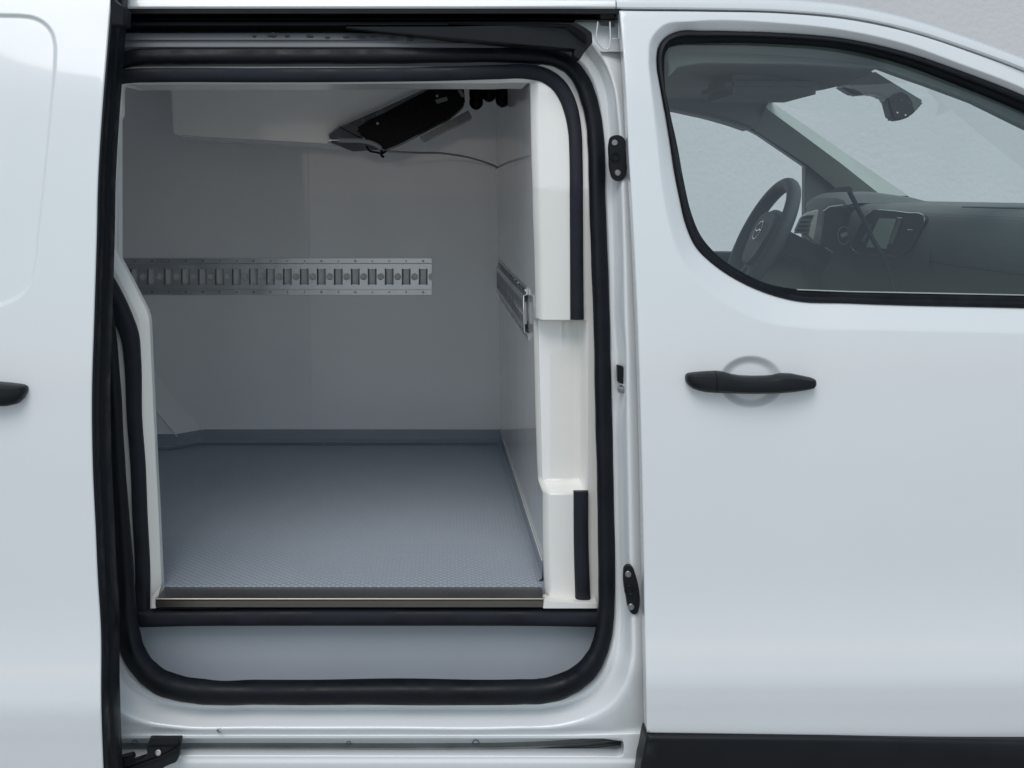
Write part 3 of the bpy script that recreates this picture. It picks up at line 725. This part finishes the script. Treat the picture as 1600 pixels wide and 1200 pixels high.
o = isw('portal_seal', [(213, 965.5), (300, 964.5), (450, 963.5), (600, 963.5), (750, 963.5), (850, 964), (934, 965)], [27, 25, 26, 26, 26, 26, 27], dusty, dy=.012)
o['label'] = 'horizontal rubber seal strip under the metal threshold'

# grey panel below the threshold
panel('threshold_panel', proj([(185, 940), (945, 940), (945, 1075), (920, 1100), (230, 1100), (190, 1050)], lambda x, z: YL+.01), [], lambda x, z: np.zeros_like(np.asarray(x)*1.0)+YL+.012, panelgrey, grid=.05, lip=.01, r=.001)
# grey-white end pieces of the threshold
pprism('threshold_end', [(848.6, 949.5), (849.5, 938), (853, 935.5), (858, 938.5), (900, 941), (933, 942), (933, 951), (848.6, 951)], YL-.03, .03, gel, van, .0015)
pprism('threshold_end', [(236, 951), (236.5, 934), (246, 921), (252, 914), (246, 934), (244, 951)], YL-.03, .03, gel, van, .0015)
# metal threshold profile
thr = []
v, f = [], []
prof = [(916, .215), (917.2, .202), (934.0, .133), (934.8, .130), (936.4, .129), (938.2, .130), (939, .132), (948.6, .135), (949.2, .15), (952, .17)]
for X0 in (0, 1):
    for (py, y) in prof:
        px = (np.interp(py, [917, 935, 949], [254, 243, 243]) if X0 == 0 else np.interp(py, [917, 935, 949], [845.5, 848.3, 848.3])); v.append(P(px, py, y))
n = len(prof)
for i in range(n-1): f.append((i, i+1, n+i+1, n+i))
mesh('threshold_plate', v, f, steel, van, 20)

# ------------------------------------------------------------------ cargo box interior
YB = 1.62
zf = hz(690, YB); zc = H+.44
zff = zf
xl = -1.9
xbt, xbb = (774-VX)*(D+YB)/F, (782.5-VX)*(D+YB)/F
# heights at back
XT = lambda z: np.interp(z, [zf, H+.4], [xbb, xbt-.002])
yF = .20
def rwall_x(z, y):
    b = np.interp(z, [zf, H+.35], [xbb, xbt]); fr = np.interp(z, [zf, H+.35], [.2225, .190]); t = (y-yF)/(YB-yF); return fr*(1-t)+b*t
box_parts = []
bw = mesh('back_wall', [(xl, YB, zf-.02), (xbb, YB, zf-.02), (rwall_x(zc+.02, YB), YB, zc+.02), (xl, YB, zc+.02), (xl, YB+.06, zf-.02), (xbb+.05, YB+.06, zf-.02), (xbb+.05, YB+.06, zc+.02), (xl, YB+.06, zc+.02)], [(0, 1, 2, 3), (4, 7, 6, 5)], gelwall, van)
q = [(rwall_x(zf-.02, yF), yF, zf-.02), (rwall_x(zf-.02, YB), YB, zf-.02), (rwall_x(zc, YB), YB, zc+.02), (rwall_x(zc, yF), .30, zc+.02), (rwall_x(H+.25, yF), .26, H+.25), (rwall_x(H, yF), .2, H)]
bulk = prism('bulkhead_wall', q, .05, gelwall, van, 0, dirv=(1, 0, 0))
cl_ = box('ceiling', xl, .26, .32, YB+.02, zc, zc+.05, gelwall, van, 0)
box('rear_wall', xl-.05, xl, yF, YB+.02, zf-.05, zc+.05, gelwall, van, 0)
# wall over the portal, behind the header (closes the box to the body side)
box('side_lining', xl, (165-VX)*(D+.2)/F, .30, .33, zf-.05, zc+.03, gelwall, van, 0)
box('header_lining', xl, .26, .305, .34, H+.28, zc+.03, gelwall, van, 0)
# wheel-arch box in the left rear corner
A = [P(278, 683, 1.50), P(317, 671.5, YB)]
xa1 = P(277, 683, 1.52).x; 
x1 = P(317, 672, YB).x
yb2 = 1.545
hz683 = hz(683, yb2)
pA = (P(277, 683, yb2).x, yb2); pB = (x1, YB-.001)
tl = P(232, 571, YB-.001)
up1 = P(238, 632, yb2)
arch = mesh('wheel_arch_cover', [(pB[0], pB[1], zf-.01), (pB[0], pB[1], hz(670, YB)), P(240, 580, YB-.002), P(100, 410, YB-.002), (pA[0], yb2, zf-.01), (pA[0], yb2, hz(681, yb2)), P(240, 636, yb2), P(100, 466, yb2), P(-250, 466, yb2), P(-250, 410, YB-.002), (-1.9, yb2, zf-.01)],
            [(0, 1, 5, 4), (1, 2, 6, 5), (2, 3, 7, 6), (3, 9, 8, 7), (4, 5, 6, 7, 8, 10)], gelwall, van, 5)
sl1 = [P(230, 568, YB-.003), P(300, 654, YB-.004), P(317, 672, YB-.004)]
tube('raised_bead', sl1, .0022, gel, arch, 6)
tube('raised_bead', [P(225, 620, yb2-.002), P(277, 682, yb2-.002)], .0020, gel, arch, 6)
# floor and coving
fl = prism('cargo_floor', [(xl, .2035, zf), (.235, .2035, zf), (.215, YB, zf), (xl, YB, zf)], -.05, floorm, van, 0, dirv=(0, 0, 1))
cvx0 = xl
def cov(name, pts, h_, m):
    v, f = [], []
    for (x, y, nx, ny) in pts:
        for (u, z) in [((.052 if ny else .012), .0015), (.012, .003), (.005, .008), (.003, h_), (.0005, h_+.003), (-.004, h_+.003)]:
            v.append((x+nx*u, y+ny*u, zf+z))
    k = 6
    for i in range(len(pts)-1):
        for c in range(k-1): f.append((i*k+c, i*k+c+1, (i+1)*k+c+1, (i+1)*k+c))
    return mesh(name, v, f, m, van, 25)
cov('floor_coving', [(-1.9, yb2, 0, -1), (pA[0], yb2, -.1, -1), (pB[0], YB, -.1, -1), (xbb, YB, -.35, -1), (rwall_x(zf, 1.5), 1.5, -1, 0), (rwall_x(zf, .225), .225, -1, 0)], .040, coving)
bp_ = [(-1.9, yb2), (pA[0], yb2), (pB[0], YB), (xbb-.004, YB-.004), (float(rwall_x(zf, .24))-.004, .24)]
tube('sealant_bead', [(x, y-.002, zf+.043) for x, y in bp_], .0016, gel, bw, 6)
tube('sealant_bead', [(x-.008, y-.013, zf+.003) for x, y in bp_], .0014, mat('grey_bead', (.42, .46, .52), .35), bw, 6)
tube('raised_bead', [P(481, 212, YB-.001), P(484, 403, YB-.001)], .0012, gelwall, bw, 6)  # thin raised bead running down the wall, above and below the rail
tube('raised_bead', [P(485, 460, YB-.001), P(486, 668, YB-.001)], .0012, gelwall, bw, 6)

# lashing rails: hat section with slots, round holes, screws
def rail(name, n_slots, pitch, width, dark, to3, lab, half_hole=True, screws=None, start=.029, end_trim=False, ch=.0026):
    """u along the rail from its end, v across, w out of the wall."""
    L = n_slots*pitch+start*.55
    sc = width/57.0
    hb = width/2; rib = 20*sc     # rib edge from centre
    holes = []; tris = []
    def hole_rect(cu, w_, h_): return [(cu-w_/2, -h_/2), (cu+w_/2, -h_/2), (cu+w_/2, h_/2), (cu-w_/2, h_/2)]
    for i in range(n_slots):
        cu = start+i*pitch; holes.append(hole_rect(cu, 9.2*sc, 24*sc))
        cc = cu+pitch/2
        if cc < L-6*sc: holes.append([(cc+5.4*sc*math.cos(a), 5.4*sc*math.sin(a)) for a in np.linspace(0, 2*math.pi, 19)[:-1]])
    outer = [(0, -rib), (L, -rib), (L, rib), (0, rib)]+([(0, 5.4*sc)]+[(5.4*sc*math.sin(a), 5.4*sc*math.cos(a)) for a in np.linspace(.35, math.pi-.35, 7)]+[(0, -5.4*sc)] if half_hole else [])
    pts = list(outer); ed = [(i, (i+1) % len(outer)) for i in range(len(outer))]
    for h in holes:
        b = len(pts); pts += h; ed += [(b+i, b+(i+1) % len(h)) for i in range(len(h))]
    res = delaunay_2d_cdt([Vector(p) for p in pts], ed, [], 0, 1e-6)
    V = np.array([tuple(p) for p in res[0]]); T = np.array([t for t in res[2]]); cen = V[T].mean(1)
    keep = inside(cen, np.array(outer))
    for h in holes: keep &= ~inside(cen, np.array(h))
    W = .012
    verts = [to3(a, b, W) for a, b in V]; faces = [tuple(t) for t in T[keep]]
    def wall(loop, w0, w1, closed=True):
        b = len(verts); n = len(loop)
        for (a, c) in loop: verts.append(to3(a, c, w0)); verts.append(to3(a, c, w1))
        for i in range(n if closed else n-1):
            j = (i+1) % n
            if not (end_trim and loop[i][0] == 0 and loop[j][0] == 0): faces.append((b+2*i, b+2*j, b+2*j+1, b+2*i+1))
    for h in holes: wall(h, W, W-.007)
    wall(outer, W, 0)
    me_ = mesh(name, verts, faces, alu, van, 25); me_['label'] = lab
    # flanges
    for s in (1, -1):
        a, b = rib+.9*sc, hb
        pr = prism('rail_flange', [to3(0, s*a, .0045), to3(L, s*a, .0045), to3(L, s*b, .0045), to3(0, s*b, .0045)], .0035, alu, me_, 0, dirv=tuple((to3(0, 0, 0)-to3(0, 0, 1)).normalized()))
    # slot collars: raised folded edges either side of each slot
    first = None
    for i in range(n_slots):
        cu = start+i*pitch
        v, f = [], []
        for s in (-1, 1):
            b = len(v)
            for (du, w_) in [(4.6, W), (5.1, W+ch), (6.3, W+ch*.85), (6.9, W)]:
                v += [to3(cu+s*du*sc, -12.6*sc, w_), to3(cu+s*du*sc, 12.6*sc, w_)]
            for c in range(3): f.append((b+2*c, b+2*c+1, b+2*c+3, b+2*c+2))
        mesh('slot_collar', v, f, dark, me_, 60)
        if screws is None or i in screws or True:
            for s in (1, -1):
                p = to3(cu, s*(rib+hb)/2, .0045); big = (i % 4 in (0, 2)) if False else (i in (0, 4, 6, 10, 13, 14, 16))
                disc('screw', p, (.0042 if big else .0027), .0025, to3(0, 0, 1)-to3(0, 0, 0), zinc if big else dark, me_, 8)
    if end_trim:
        tube('rail_end', [to3(-.001, s_, w_) for s_, w_ in [(hb, .0035), (rib+.002, .0045), (rib, .012), (0, .0135), (-rib, .012), (-rib-.002, .0045), (-hb, .0035)]], .0016, chrome, me_, 6)
    return me_
sb = (D+YB)/F
xe = (674.7-VX)*sb; zr = hz(432, YB)
rail('lashing_rail', 19, 26.45*sb, 57*sb, darkmetal, lambda u, v_, w_: Vector((xe-u, YB-w_, zr+v_)), 'lashing rail on the back wall')
yr0 = (.2035*F/(826-VX))-D
def to_side(u, v_, w_):
    y = yr0+u; z = zr+v_; return Vector((float(rwall_x(z, y))-w_, y, z))
r2 = rail('lashing_rail', 19, 26.45*sb, 57*sb, rubber, to_side, 'lashing rail on the bulkhead wall, seen end on', half_hole=False, end_trim=True, ch=.0007)

# ------------------------------------------------------------------ evaporator unit under the ceiling
ye = 1.02
ev = pprism('evaporator_housing', [(262, 90), (266, 140), (270, 207), (272, 210), (300, 212), (513, 224), (514, 211), (530, 198), (600, 167), (680, 132), (760, 96)], ye, .45, gel, van, .004)
def fp3(name, pts, m, depth=.02, bev=.002): return facet(name, pts, m, ev, depth, bev)
fp3('side_bracket', [(513, 210, ye-.03), (530, 197, ye-.03), (600, 166, ye-.03), (684, 128, ye-.03), (700, 128, ye-.03), (600, 178, ye-.04), (572, 190, ye-.04), (566, 217, ye-.05), (597, 234, ye-.05), (562, 236, ye-.05), (551, 236.5, ye-.05), (517, 223, ye-.03)], greysheet, .02)
fp3('fan_guard', [(556, 201, ye-.06), (573, 189, ye-.06), (600, 176, ye-.06), (664, 143, ye-.06), (690, 125, ye-.06), (724, 125, ye-.06), (727, 162, ye-.06), (722, 168, ye-.06), (700, 186, ye-.06), (690, 190, ye-.06), (660, 206, ye-.06), (626, 224, ye-.06), (598, 235, ye-.06), (576, 226, ye-.06), (567, 211, ye-.06), (560, 209, ye-.06)], blackgloss, .12, .006)
fp3('drain_tray', [(655, 214, ye-.02), (732, 172, ye-.02), (738, 184, ye-.02), (662, 221, ye-.02)], greysheet, .10)
for k in range(5):
    t = k/5+.1; fp3('tray_rib', [(655+7*t, 214.5+6.5*t, ye-.024), (732+5*t, 172.5+11*t, ye-.024), (732.5+5*t, 173.7+11*t, ye-.024), (655.6+7*t, 215.7+6.5*t, ye-.024)], zinc if False else greysheet, .004, .0004)
# louvre blades over the black grille
for k in range(11):
    t = k/10
    a = (596+t*112-2, 229-t*57); fp3('grille_blade', [(a[0]-30, a[1]-17, ye-.064), (a[0]-28, a[1]-19, ye-.064), (a[0]+4, a[1]-1, ye-.064), (a[0]+2, a[1]+2, ye-.064)], blackgloss, .01, .0008)
pprism('bracket_tab', [(715, 141), (721, 141), (727, 150), (722, 152)], ye-.07, .01, greysheet, ev, .001)
pprism('type_label', [(680, 156), (698, 151), (700, 157), (683, 162)], ye-.0665, .004, cabdark, ev, .0005)
disc('bolt', P(590, 193, ye-.062), .004, .005, (0, -1, 0), zinc, ev)
disc('bolt', P(683, 150, ye-.062), .004, .005, (0, -1, 0), zinc, ev)
tube('drain_elbow', [P(a, b, ye-.10) for a, b in cr([(529, 219), (545, 219.5), (560, 219.5), (575, 222), (588, 227), (594, 232), (594, 237)], False, 5)], .0065, hose_m, ev, 10)
tube('mounting_bolt', [P(514.5, 218.8, ye-.10), P(530, 219, ye-.10)], .0016, chrome, ev, 8)
tube('bolt_head', [P(514, 218.8, ye-.10), P(517.5, 218.8, ye-.10)], .0036, chrome, ev, 8)
cablepts = [(596, 236, ye-.1), (640, 238.5, ye), (700, 240.5, 1.3), (740, 248, 1.45), (770, 258, 1.55), (783, 264, 1.58)]
cq = cr([P(*c) for c in cablepts]+[P(792, 267, 1.34), P(808, 256, .95), P(827, 246, .52)], False, 6)
drain_h = tube('drain_hose', cq, .0032, hose_m, van, 8)
tube('cable_tie', [P(596, 235, ye-.11), P(596, 243, ye-.11), P(600, 246, ye-.11)], .004, blackgloss, ev, 6)
tube('wiring', [P(a, b, ye-.105) for a, b in cr([(572, 228), (578, 236), (588, 238), (596, 240), (604, 236)], False, 4)], .003, blackgloss, ev, 6)
# corrugated insulated pipes between the unit and the bulkhead
def corr(name, pts, r0, m, parent):
    q = cr(pts, False, 10); rr = [r0*(1+.10*math.sin(i*1.9)) for i in range(len(q))]
    return tube(name, q, rr, m, parent, 12)
def pipe(px, py, rr, m, yy=ye):
    b = P(px, py, yy); top = P(px, 90, yy)
    zs = [(0, .02), (.003, .45), (.008, .75), (.015, .95), (.022, 1), (.034, .93), (.044, 1), (.06, 1), (.072, .93), (.085, 1), ((top-b).z, 1)]
    tube('coolant_pipe', [b+Vector((0, 0, h_)) for h_, _ in zs], [rr*q_ for _, q_ in zs], m, ev, 14)
pipe(744, 172, .020, blackgloss); pipe(764, 160, .022, blackgloss, ye+.04); pipe(785, 168.5, .020, blackgloss); pipe(800, 161, .017, blackgloss, ye+.05); pipe(812, 170, .016, greysheet, 1.0)
tube('frame_edge', [P(a, b, ye-.045) for a, b in [(513, 210), (530, 197.5), (600, 166.5), (684, 128.5)]], .0016, zinc, ev, 6)
tube('frame_edge', [P(a, b, ye-.045) for a, b in [(530, 198), (566, 217), (590, 226)]], .0014, blackgloss, ev, 6)
# ------------------------------------------------------------------ body side behind the sliding door, underbody, cab shell
quarter_y = lambda x, z: YS(z)+.03
qp = [(-700, 16), (140, 16), (110, 200), (105, 700), (125, 1040), (150, 1145), (-700, 1145)]
panel('rear_side_panel', proj(qp, quarter_y), [], quarter_y, paint, grid=.08, lip=.02, r=.003, bstep=.04)
def ysf(z): return float(YS(z))
# far body side (cargo part), rear, underside
box('underbody', -2.2, 2.4, .12, 1.85, .22, .27, cabblack, van, 0)
box('rear_doors', -2.2, -2.16, .1, 1.85, .27, H+.40, paint, van, .003)
box('far_side_panel', -2.2, .38, 1.86, 1.89, .27, H+.40, paint, van, .003)
# cab bulkhead, floor and far door
box('cab_bulkhead', .345, .375, .24, 1.86, .27, H+.40, cabdark, van, 0)
box('cab_floor', .34, 2.2, .10, 1.80, .40, .44, cabblack, van, 0)
YFAR = 1.74
farwin_px = arc([(1030, 170), (1056, 172.5), (1084, 177), (1112, 184), (1150, 195), (1176, 205), (1215, 230), (1259, 260)], 4)+[(1259, 294), (1258, 394), (1100, 393), (1030, 392)]
far_out = [(960, 90), (1230, 90), (1500, 400), (1520, 700), (960, 700)]
def pl3(pxs, y): return proj(pxs, lambda a, b: y)
panel('far_door_trim', pl3([(940, 95), (1150, 100), (1206, 159), (1262, 199), (1337, 251), (1425, 310), (1500, 420), (1500, 760), (940, 760)], YFAR), [pl3(farwin_px, YFAR)], lambda x, z: np.zeros_like(np.asarray(x)*1.)+YFAR, cabdark, van, grid=.08, lip=.04, r=.004, bstep=.02)
box('far_window_ledge', P(1090, 393, 1.70).x, P(1262, 393, 1.70).x, 1.69, 1.735, P(1100, 400, 1.70).z, P(1100, 394, 1.70).z, cabdark, van, .004)
# far A pillar trim: lit upper face and darker lower face
ap = []
far_ap_u = [(1202, 157), (1262, 198), (1337, 250), (1420, 306)]
far_ap_m = [(1196, 168), (1245, 204), (1315, 256), (1378, 306)]
far_ap_l = [(1178, 203), (1215, 227), (1262, 258), (1320, 306)]
v = [P(a, b, 1.62) for a, b in far_ap_u]+[P(a, b, 1.56) for a, b in far_ap_m]+[P(a, b, 1.66) for a, b in far_ap_l]+[P(a, b, 1.75) for a, b in far_ap_u]
f = []
for i in range(3): f += [(i, i+1, 5+i, 4+i), (4+i, 5+i, 9+i, 8+i), (12+i, 13+i, i+1, i)]
apo = mesh('a_pillar_trim', v, f, cabgrey, van, 20); apo['label'] = 'far windscreen pillar trim'
pprism('quarter_window_bar', [(1259, 258), (1300, 290), (1330, 320), (1320, 420), (1256, 420), (1258, 300)], 1.70, .03, cabdark, van, .004)
# near A pillar trim, seen under the window top edge
nap = [(1040, 50), (1371, 74), (1460, 96), (1600, 150), (1800, 270), (1860, 330), (1740, 262), (1600, 197), (1525, 160), (1450, 132), (1412, 119), (1377, 106), (1371, 107), (1250, 100), (1100, 98), (1060, 104), (1045, 120)]
panel('near_pillar_trim', pl3(nap, .24), [], lambda x, z: np.zeros_like(np.asarray(x)*1.)+.24, lining, van, grid=.06, lip=.03, r=.004, bstep=.02)
# roof lining with curved front edge
v, f = [], []
nx, ny = 14, 14
for j in range(ny+1):
    t = j/ny; y = .20+t*1.5
    # front edge position by depth, from the traced edge
    fx_px = np.interp(y, [.2, .3, .75, 1.25, 1.55, 1.70], [1385, 1372, 1318, 1240, 1210, 1203]); fy_px = np.interp(y, [.2, .3, .75, 1.0, 1.25, 1.55, 1.70], [105, 106, 133, 142, 146, 158, 160])
    fe = P(fx_px, fy_px, y)
    for i in range(nx+1):
        s = i/nx; X = .34*(1-s)+fe.x*s
        crown = .05*math.sin(math.pi*t)**.6
        z = (H+.30+crown*.6)*(1-s**3)+fe.z*s**3
        v.append((X, y, z))
for j in range(ny):
    for i in range(nx): f.append((j*(nx+1)+i, j*(nx+1)+i+1, (j+1)*(nx+1)+i+1, (j+1)*(nx+1)+i))
rl = mesh('roof_lining', v, f, lining, van, 60)
box('roof_console', P(1115, 120, .95).x, P(1262, 120, .95).x, .80, 1.12, H+.262, H+.315, lining, rl, .02)
# far header trim dropping to the far window
pprism('far_header_trim', [(940, 118), (1120, 118), (1208, 158), (1178, 204), (1150, 194), (1112, 183), (1056, 171), (1020, 168), (940, 170)], 1.60, .12, lining, van, .01)
pprism('dome_lamp', [(1170, 118), (1200, 113), (1238, 122), (1250, 126), (1235, 131), (1205, 130), (1180, 124)], .93, .04, cabgrey, rl, .003)
# near header/roof cab outer skin so no light leaks
v, f = [], []
fs_xz = [proj([tuple(p)], ys0)[0] for p in front_seam]
for (x, z) in fs_xz:
    if x > .90: break
    for k in range(9):
        t = k/8; y = .22+t*1.46; v.append((x, y, z+.012+.05*math.sin(math.pi*t)**.7))
n = len(v)//9
for i in range(n-1):
    for k in range(8): f.append((i*9+k, i*9+k+1, (i+1)*9+k+1, (i+1)*9+k))
mesh('cab_roof', v, f, paint, van, 60)
far_seam = [(x, z) for (x, z) in fs_xz]
# windscreen glass from roof edge down to the dash
v, f = [], []
for j in range(11):
    t = j/10; y = .20+t*1.44
    for s in range(7):
        u = s/6; X = .95+.16*t+u*(1.15-.16*t); Z = H+.315-u*.35
        v.append((X, y, Z))
for j in range(10):
    for s in range(6): f.append((j*7+s, j*7+s+1, (j+1)*7+s+1, (j+1)*7+s))
mesh('windscreen', v, f, screenglass, van, 60)
# mirror and sensor cover on the windscreen
mir = pprism('rear_view_mirror', [(1311, 133), (1340, 119), (1366, 110), (1390, 125), (1410, 137), (1445, 158), (1436, 169), (1424, 181), (1412, 187), (1400, 189), (1394, 186), (1390, 172), (1386, 156), (1378, 151), (1364, 147), (1350, 148), (1337, 149), (1322, 141)], .93, .05, cabblack, van, .006)
disc('mirror_stud', P(1402, 176, .93), .003, .002, (0, -1, 0), chrome, mir, 8)
disc('mirror_stud', P(1414.5, 180, .93), .003, .002, (0, -1, 0), chrome, mir, 8)

# ------------------------------------------------------------------ dashboard
XD = 1.235
dp = [(XD+.9, .52), (XD+.3, .52), (XD+.12, .80), (XD+.06, 1.10), (XD+.03, 1.20), (XD+.0, 1.26), (XD-.005, 1.33), (XD+.005, 1.365), (XD+.03, 1.383), (XD+.10, 1.388), (XD+.35, 1.392), (XD+.9, 1.37)]
dp2 = cr([(a, b+(H-1.42)) for a, b in dp[3:]], False, 4)
dpp = [dp[0], dp[1], dp[2]]+[tuple(q) for q in dp2]
dash = prism('dashboard', [(a, .155, b) for a, b in dpp], 1.495, cabdark, van, .006, 2)
# passenger pad line
tube('pad_seam', [(XD+.035, y, H-.035-.0) for y in np.linspace(.2, .55, 6)]+[(XD+.02, .60, H-.06), (XD-.003, .64, H-.12), (XD+.0, .66, H-.19)], .002, cabblack, dash, 6)
# instrument hood
v, f = [], []
NH = 16
for j, (y, sw_) in enumerate([(1.20, .3), (1.235, .8), (1.29, 1), (1.38, 1.04), (1.46, 1.0), (1.53, .9), (1.58, .4)]):
    for (dx, dz) in [(-.02, -.06), (-.035, .0), (-.03, .028), (0, .045), (.08, .047), (.20, .03), (.35, -.01)]:
        v.append((XD+dx+.012, y, H-.045+dz*sw_))
for j in range(6):
    for k in range(6): f.append((j*7+k, j*7+k+1, (j+1)*7+k+1, (j+1)*7+k))
mesh('instrument_hood', v, f, cabdark, dash, 50)
pprism('cluster_face', [(1290, 324), (1334, 322), (1330, 395), (1284, 388)], 1.235, .02, cabblack, dash, .003)
# infotainment: traced plate on the dash face; every point on plane x = XD - e
def onface(px, py, e=.006):
    d = (XD-e)*F/(px-VX); return Vector((XD-e, d-D, H-(py-VY)*d/F))
def faceplate(name, pxs, e, th, m, parent, bev=.0015): return prism(name, [onface(a, b, e) for a, b in pxs], th, m, parent, bev, dirv=(1, 0, 0))
bez_px = list(map(tuple, cr([(1364, 329), (1385, 329), (1420, 333), (1441, 336), (1444.5, 342), (1438, 358), (1428, 378), (1416, 393), (1401, 401.5), (1385, 399), (1335, 392.5), (1331, 387), (1336, 372), (1347, 349)], True, 4)))
bz = faceplate('infotainment_panel', bez_px, .012, .012, cabblack, dash)
lp = [onface(a, b, .0145) for a, b in bez_px]
tube('chrome_trim', lp, .0019, chrome, dash, 6, closed=True)
faceplate('touch_screen', [(1373, 341), (1400, 342), (1384, 389), (1353, 386)], .0142, .003, screen_m, dash, .0008)
for (a, b) in [((1402, 340.5), (1410, 341)), ((1385.5, 381.5), (1394, 381.5)), ((1345, 375), (1350, 377)), ((1418, 359), (1426, 359.5))]:
    tube('chrome_accent', [onface(*a, .0155), onface(*b, .0155)], .0012, chrome, dash, 6)
faceplate('side_keys', [(1403, 342), (1409, 343), (1395, 380), (1388, 380)], .0145, .003, cabdark, dash, .0008)
faceplate('side_keys', [(1359, 350), (1362, 351), (1351, 377), (1347, 375)], .0145, .003, cabdark, dash, .0008)
# driver side air vent with slats and pale surround
pprism('air_vent', [(1254, 340), (1262, 334), (1279, 328), (1281, 331), (1275, 350), (1271, 375), (1262, 368), (1244, 362)], 1.40, .03, cabdark, dash, .003)
pprism('vent_surround', [(1253, 339), (1262, 332.5), (1279.5, 327.5), (1275.5, 351), (1271, 376), (1263, 369), (1267, 352), (1272, 337), (1263, 337)], 1.385, .02, cabgrey, dash, .002)
for k in range(4): pprism('vent_slat', [(1254-3*k, 343+6.5*k), (1268-1.6*k, 342.5+6.5*k), (1268-1.6*k, 345+6.5*k), (1254-3*k, 345.5+6.5*k)], 1.375, .03, cabdark, dash, .0008)
tube('gauge_ring', [P(1318+9*math.cos(t), 368+14*math.sin(t), 1.228) for t in np.linspace(0, 2*math.pi, 21)[:-1]], .0012, cabdark, dash, 6, closed=True)
pprism('gauge_cover', [(1313, 366), (1324, 362), (1325, 368), (1315, 372)], 1.222, .006, cabdark, dash, .001)
tube('cluster_edge', [P(a, b, 1.23) for a, b in [(1286, 330), (1296, 323), (1320, 320), (1335, 323)]], .002, cabgrey, dash, 6)
tube('cluster_trim', [P(1254, 366, 1.37), P(1262, 375, 1.33), P(1272, 376, 1.3), P(1300, 394, 1.2)], .003, cabdark, dash, 6)
# lower trim and glove box line, small parts in the footwell
tube('glovebox_seam', [(XD+.005, y, H-.175) for y in np.linspace(.2, .68, 5)], .0022, cabblack, dash, 6)
pprism('glovebox_latch', [(1582, 418), (1602, 395), (1640, 395), (1640, 421)], .30, .02, cabblack, dash, .003)
# sensor pod on top of the dash
pprism('dash_sensor', [(1302, 302), (1308, 296), (1318, 292), (1330, 291.5), (1334, 294), (1332, 300)], 1.40, .05, cabblack, dash, .004)

# ------------------------------------------------------------------ steering wheel
wc = P(1196, 372, 1.36); WR = .182
wn = Vector((-math.cos(R(27)), 0.0, math.sin(R(27)))).normalized()   # towards the driver
wu = Vector((math.sin(R(27)), 0, math.cos(R(27)))); wr = Vector((0, 1, 0))
def W(a, b, n=0): return wc+wr*a+wu*b+wn*n
sw = tube('steering_wheel', [W(WR*math.cos(t), WR*math.sin(t), .012) for t in np.linspace(0, 2*math.pi, 49)[:-1]], .022, cabdark, van, 12, closed=True)
hub = list(map(lambda q: (q[0]*1.3, q[1]*1.3), [(-.075, .055), (-.03, .072), (.03, .072), (.075, .055), (.085, .01), (.06, -.06), (.03, -.085), (-.03, -.085), (-.06, -.06), (-.085, .01)]))
prism('hub', [W(a, b, .025) for a, b in hub], .05, cabdark, sw, .014, 3, dirv=tuple(-wn))
for (a0, b0, a1, b1, w_) in [(.06, .03, .178, .035, .018), (-.06, .03, -.178, .035, .018), (.02, -.07, .05, -.178, .016), (-.02, -.07, -.05, -.178, .016)]:
    dd = Vector((a1-a0, b1-b0)).normalized(); nn = Vector((-dd.y, dd.x))*w_
    prism('spoke', [W(a0+nn.x, b0+nn.y, .008), W(a1+nn.x, b1+nn.y, .016), W(a1-nn.x, b1-nn.y, .016), W(a0-nn.x, b0-nn.y, .008)], .014, cabdark, sw, .003, 2, dirv=tuple(-wn))
tube('emblem_ring', [W(.031*math.cos(t), .012+.031*math.sin(t), .031) for t in np.linspace(0, 2*math.pi, 29)[:-1]], .0022, chrome, sw, 6, closed=True)
prism('emblem_bolt', [W(-.038, .011, .032), (W(-.004, .018, .032)), W(-.004, .013, .032), W(.038, .013, .032), W(.004, .006, .032), W(.004, .011, .032)], .003, chrome, sw, .0004, 1, dirv=tuple(-wn))
prism('column_cowl', [W(-.045, -.03, -.02), W(.045, -.03, -.02), W(.045, .05, -.02), W(-.045, .05, -.02)], .18, cabblack, van, .01, 2, dirv=tuple(-wn))
tube('stalk', [W(0, .03, -.05), W(.12, .06, -.03), W(.17, .07, -.02)], .007, cabdark, van, 8)
# dark reflection across the side glass, shaped as an added tube behind it
tube('reflected_line', [P(a, b, .32) for a, b in cr([(1327, 299), (1336, 317), (1350, 345), (1366, 378), (1378, 398), (1388, 422), (1396, 448), (1402, 466)], False, 4)], .0056, rubber, van, 8)
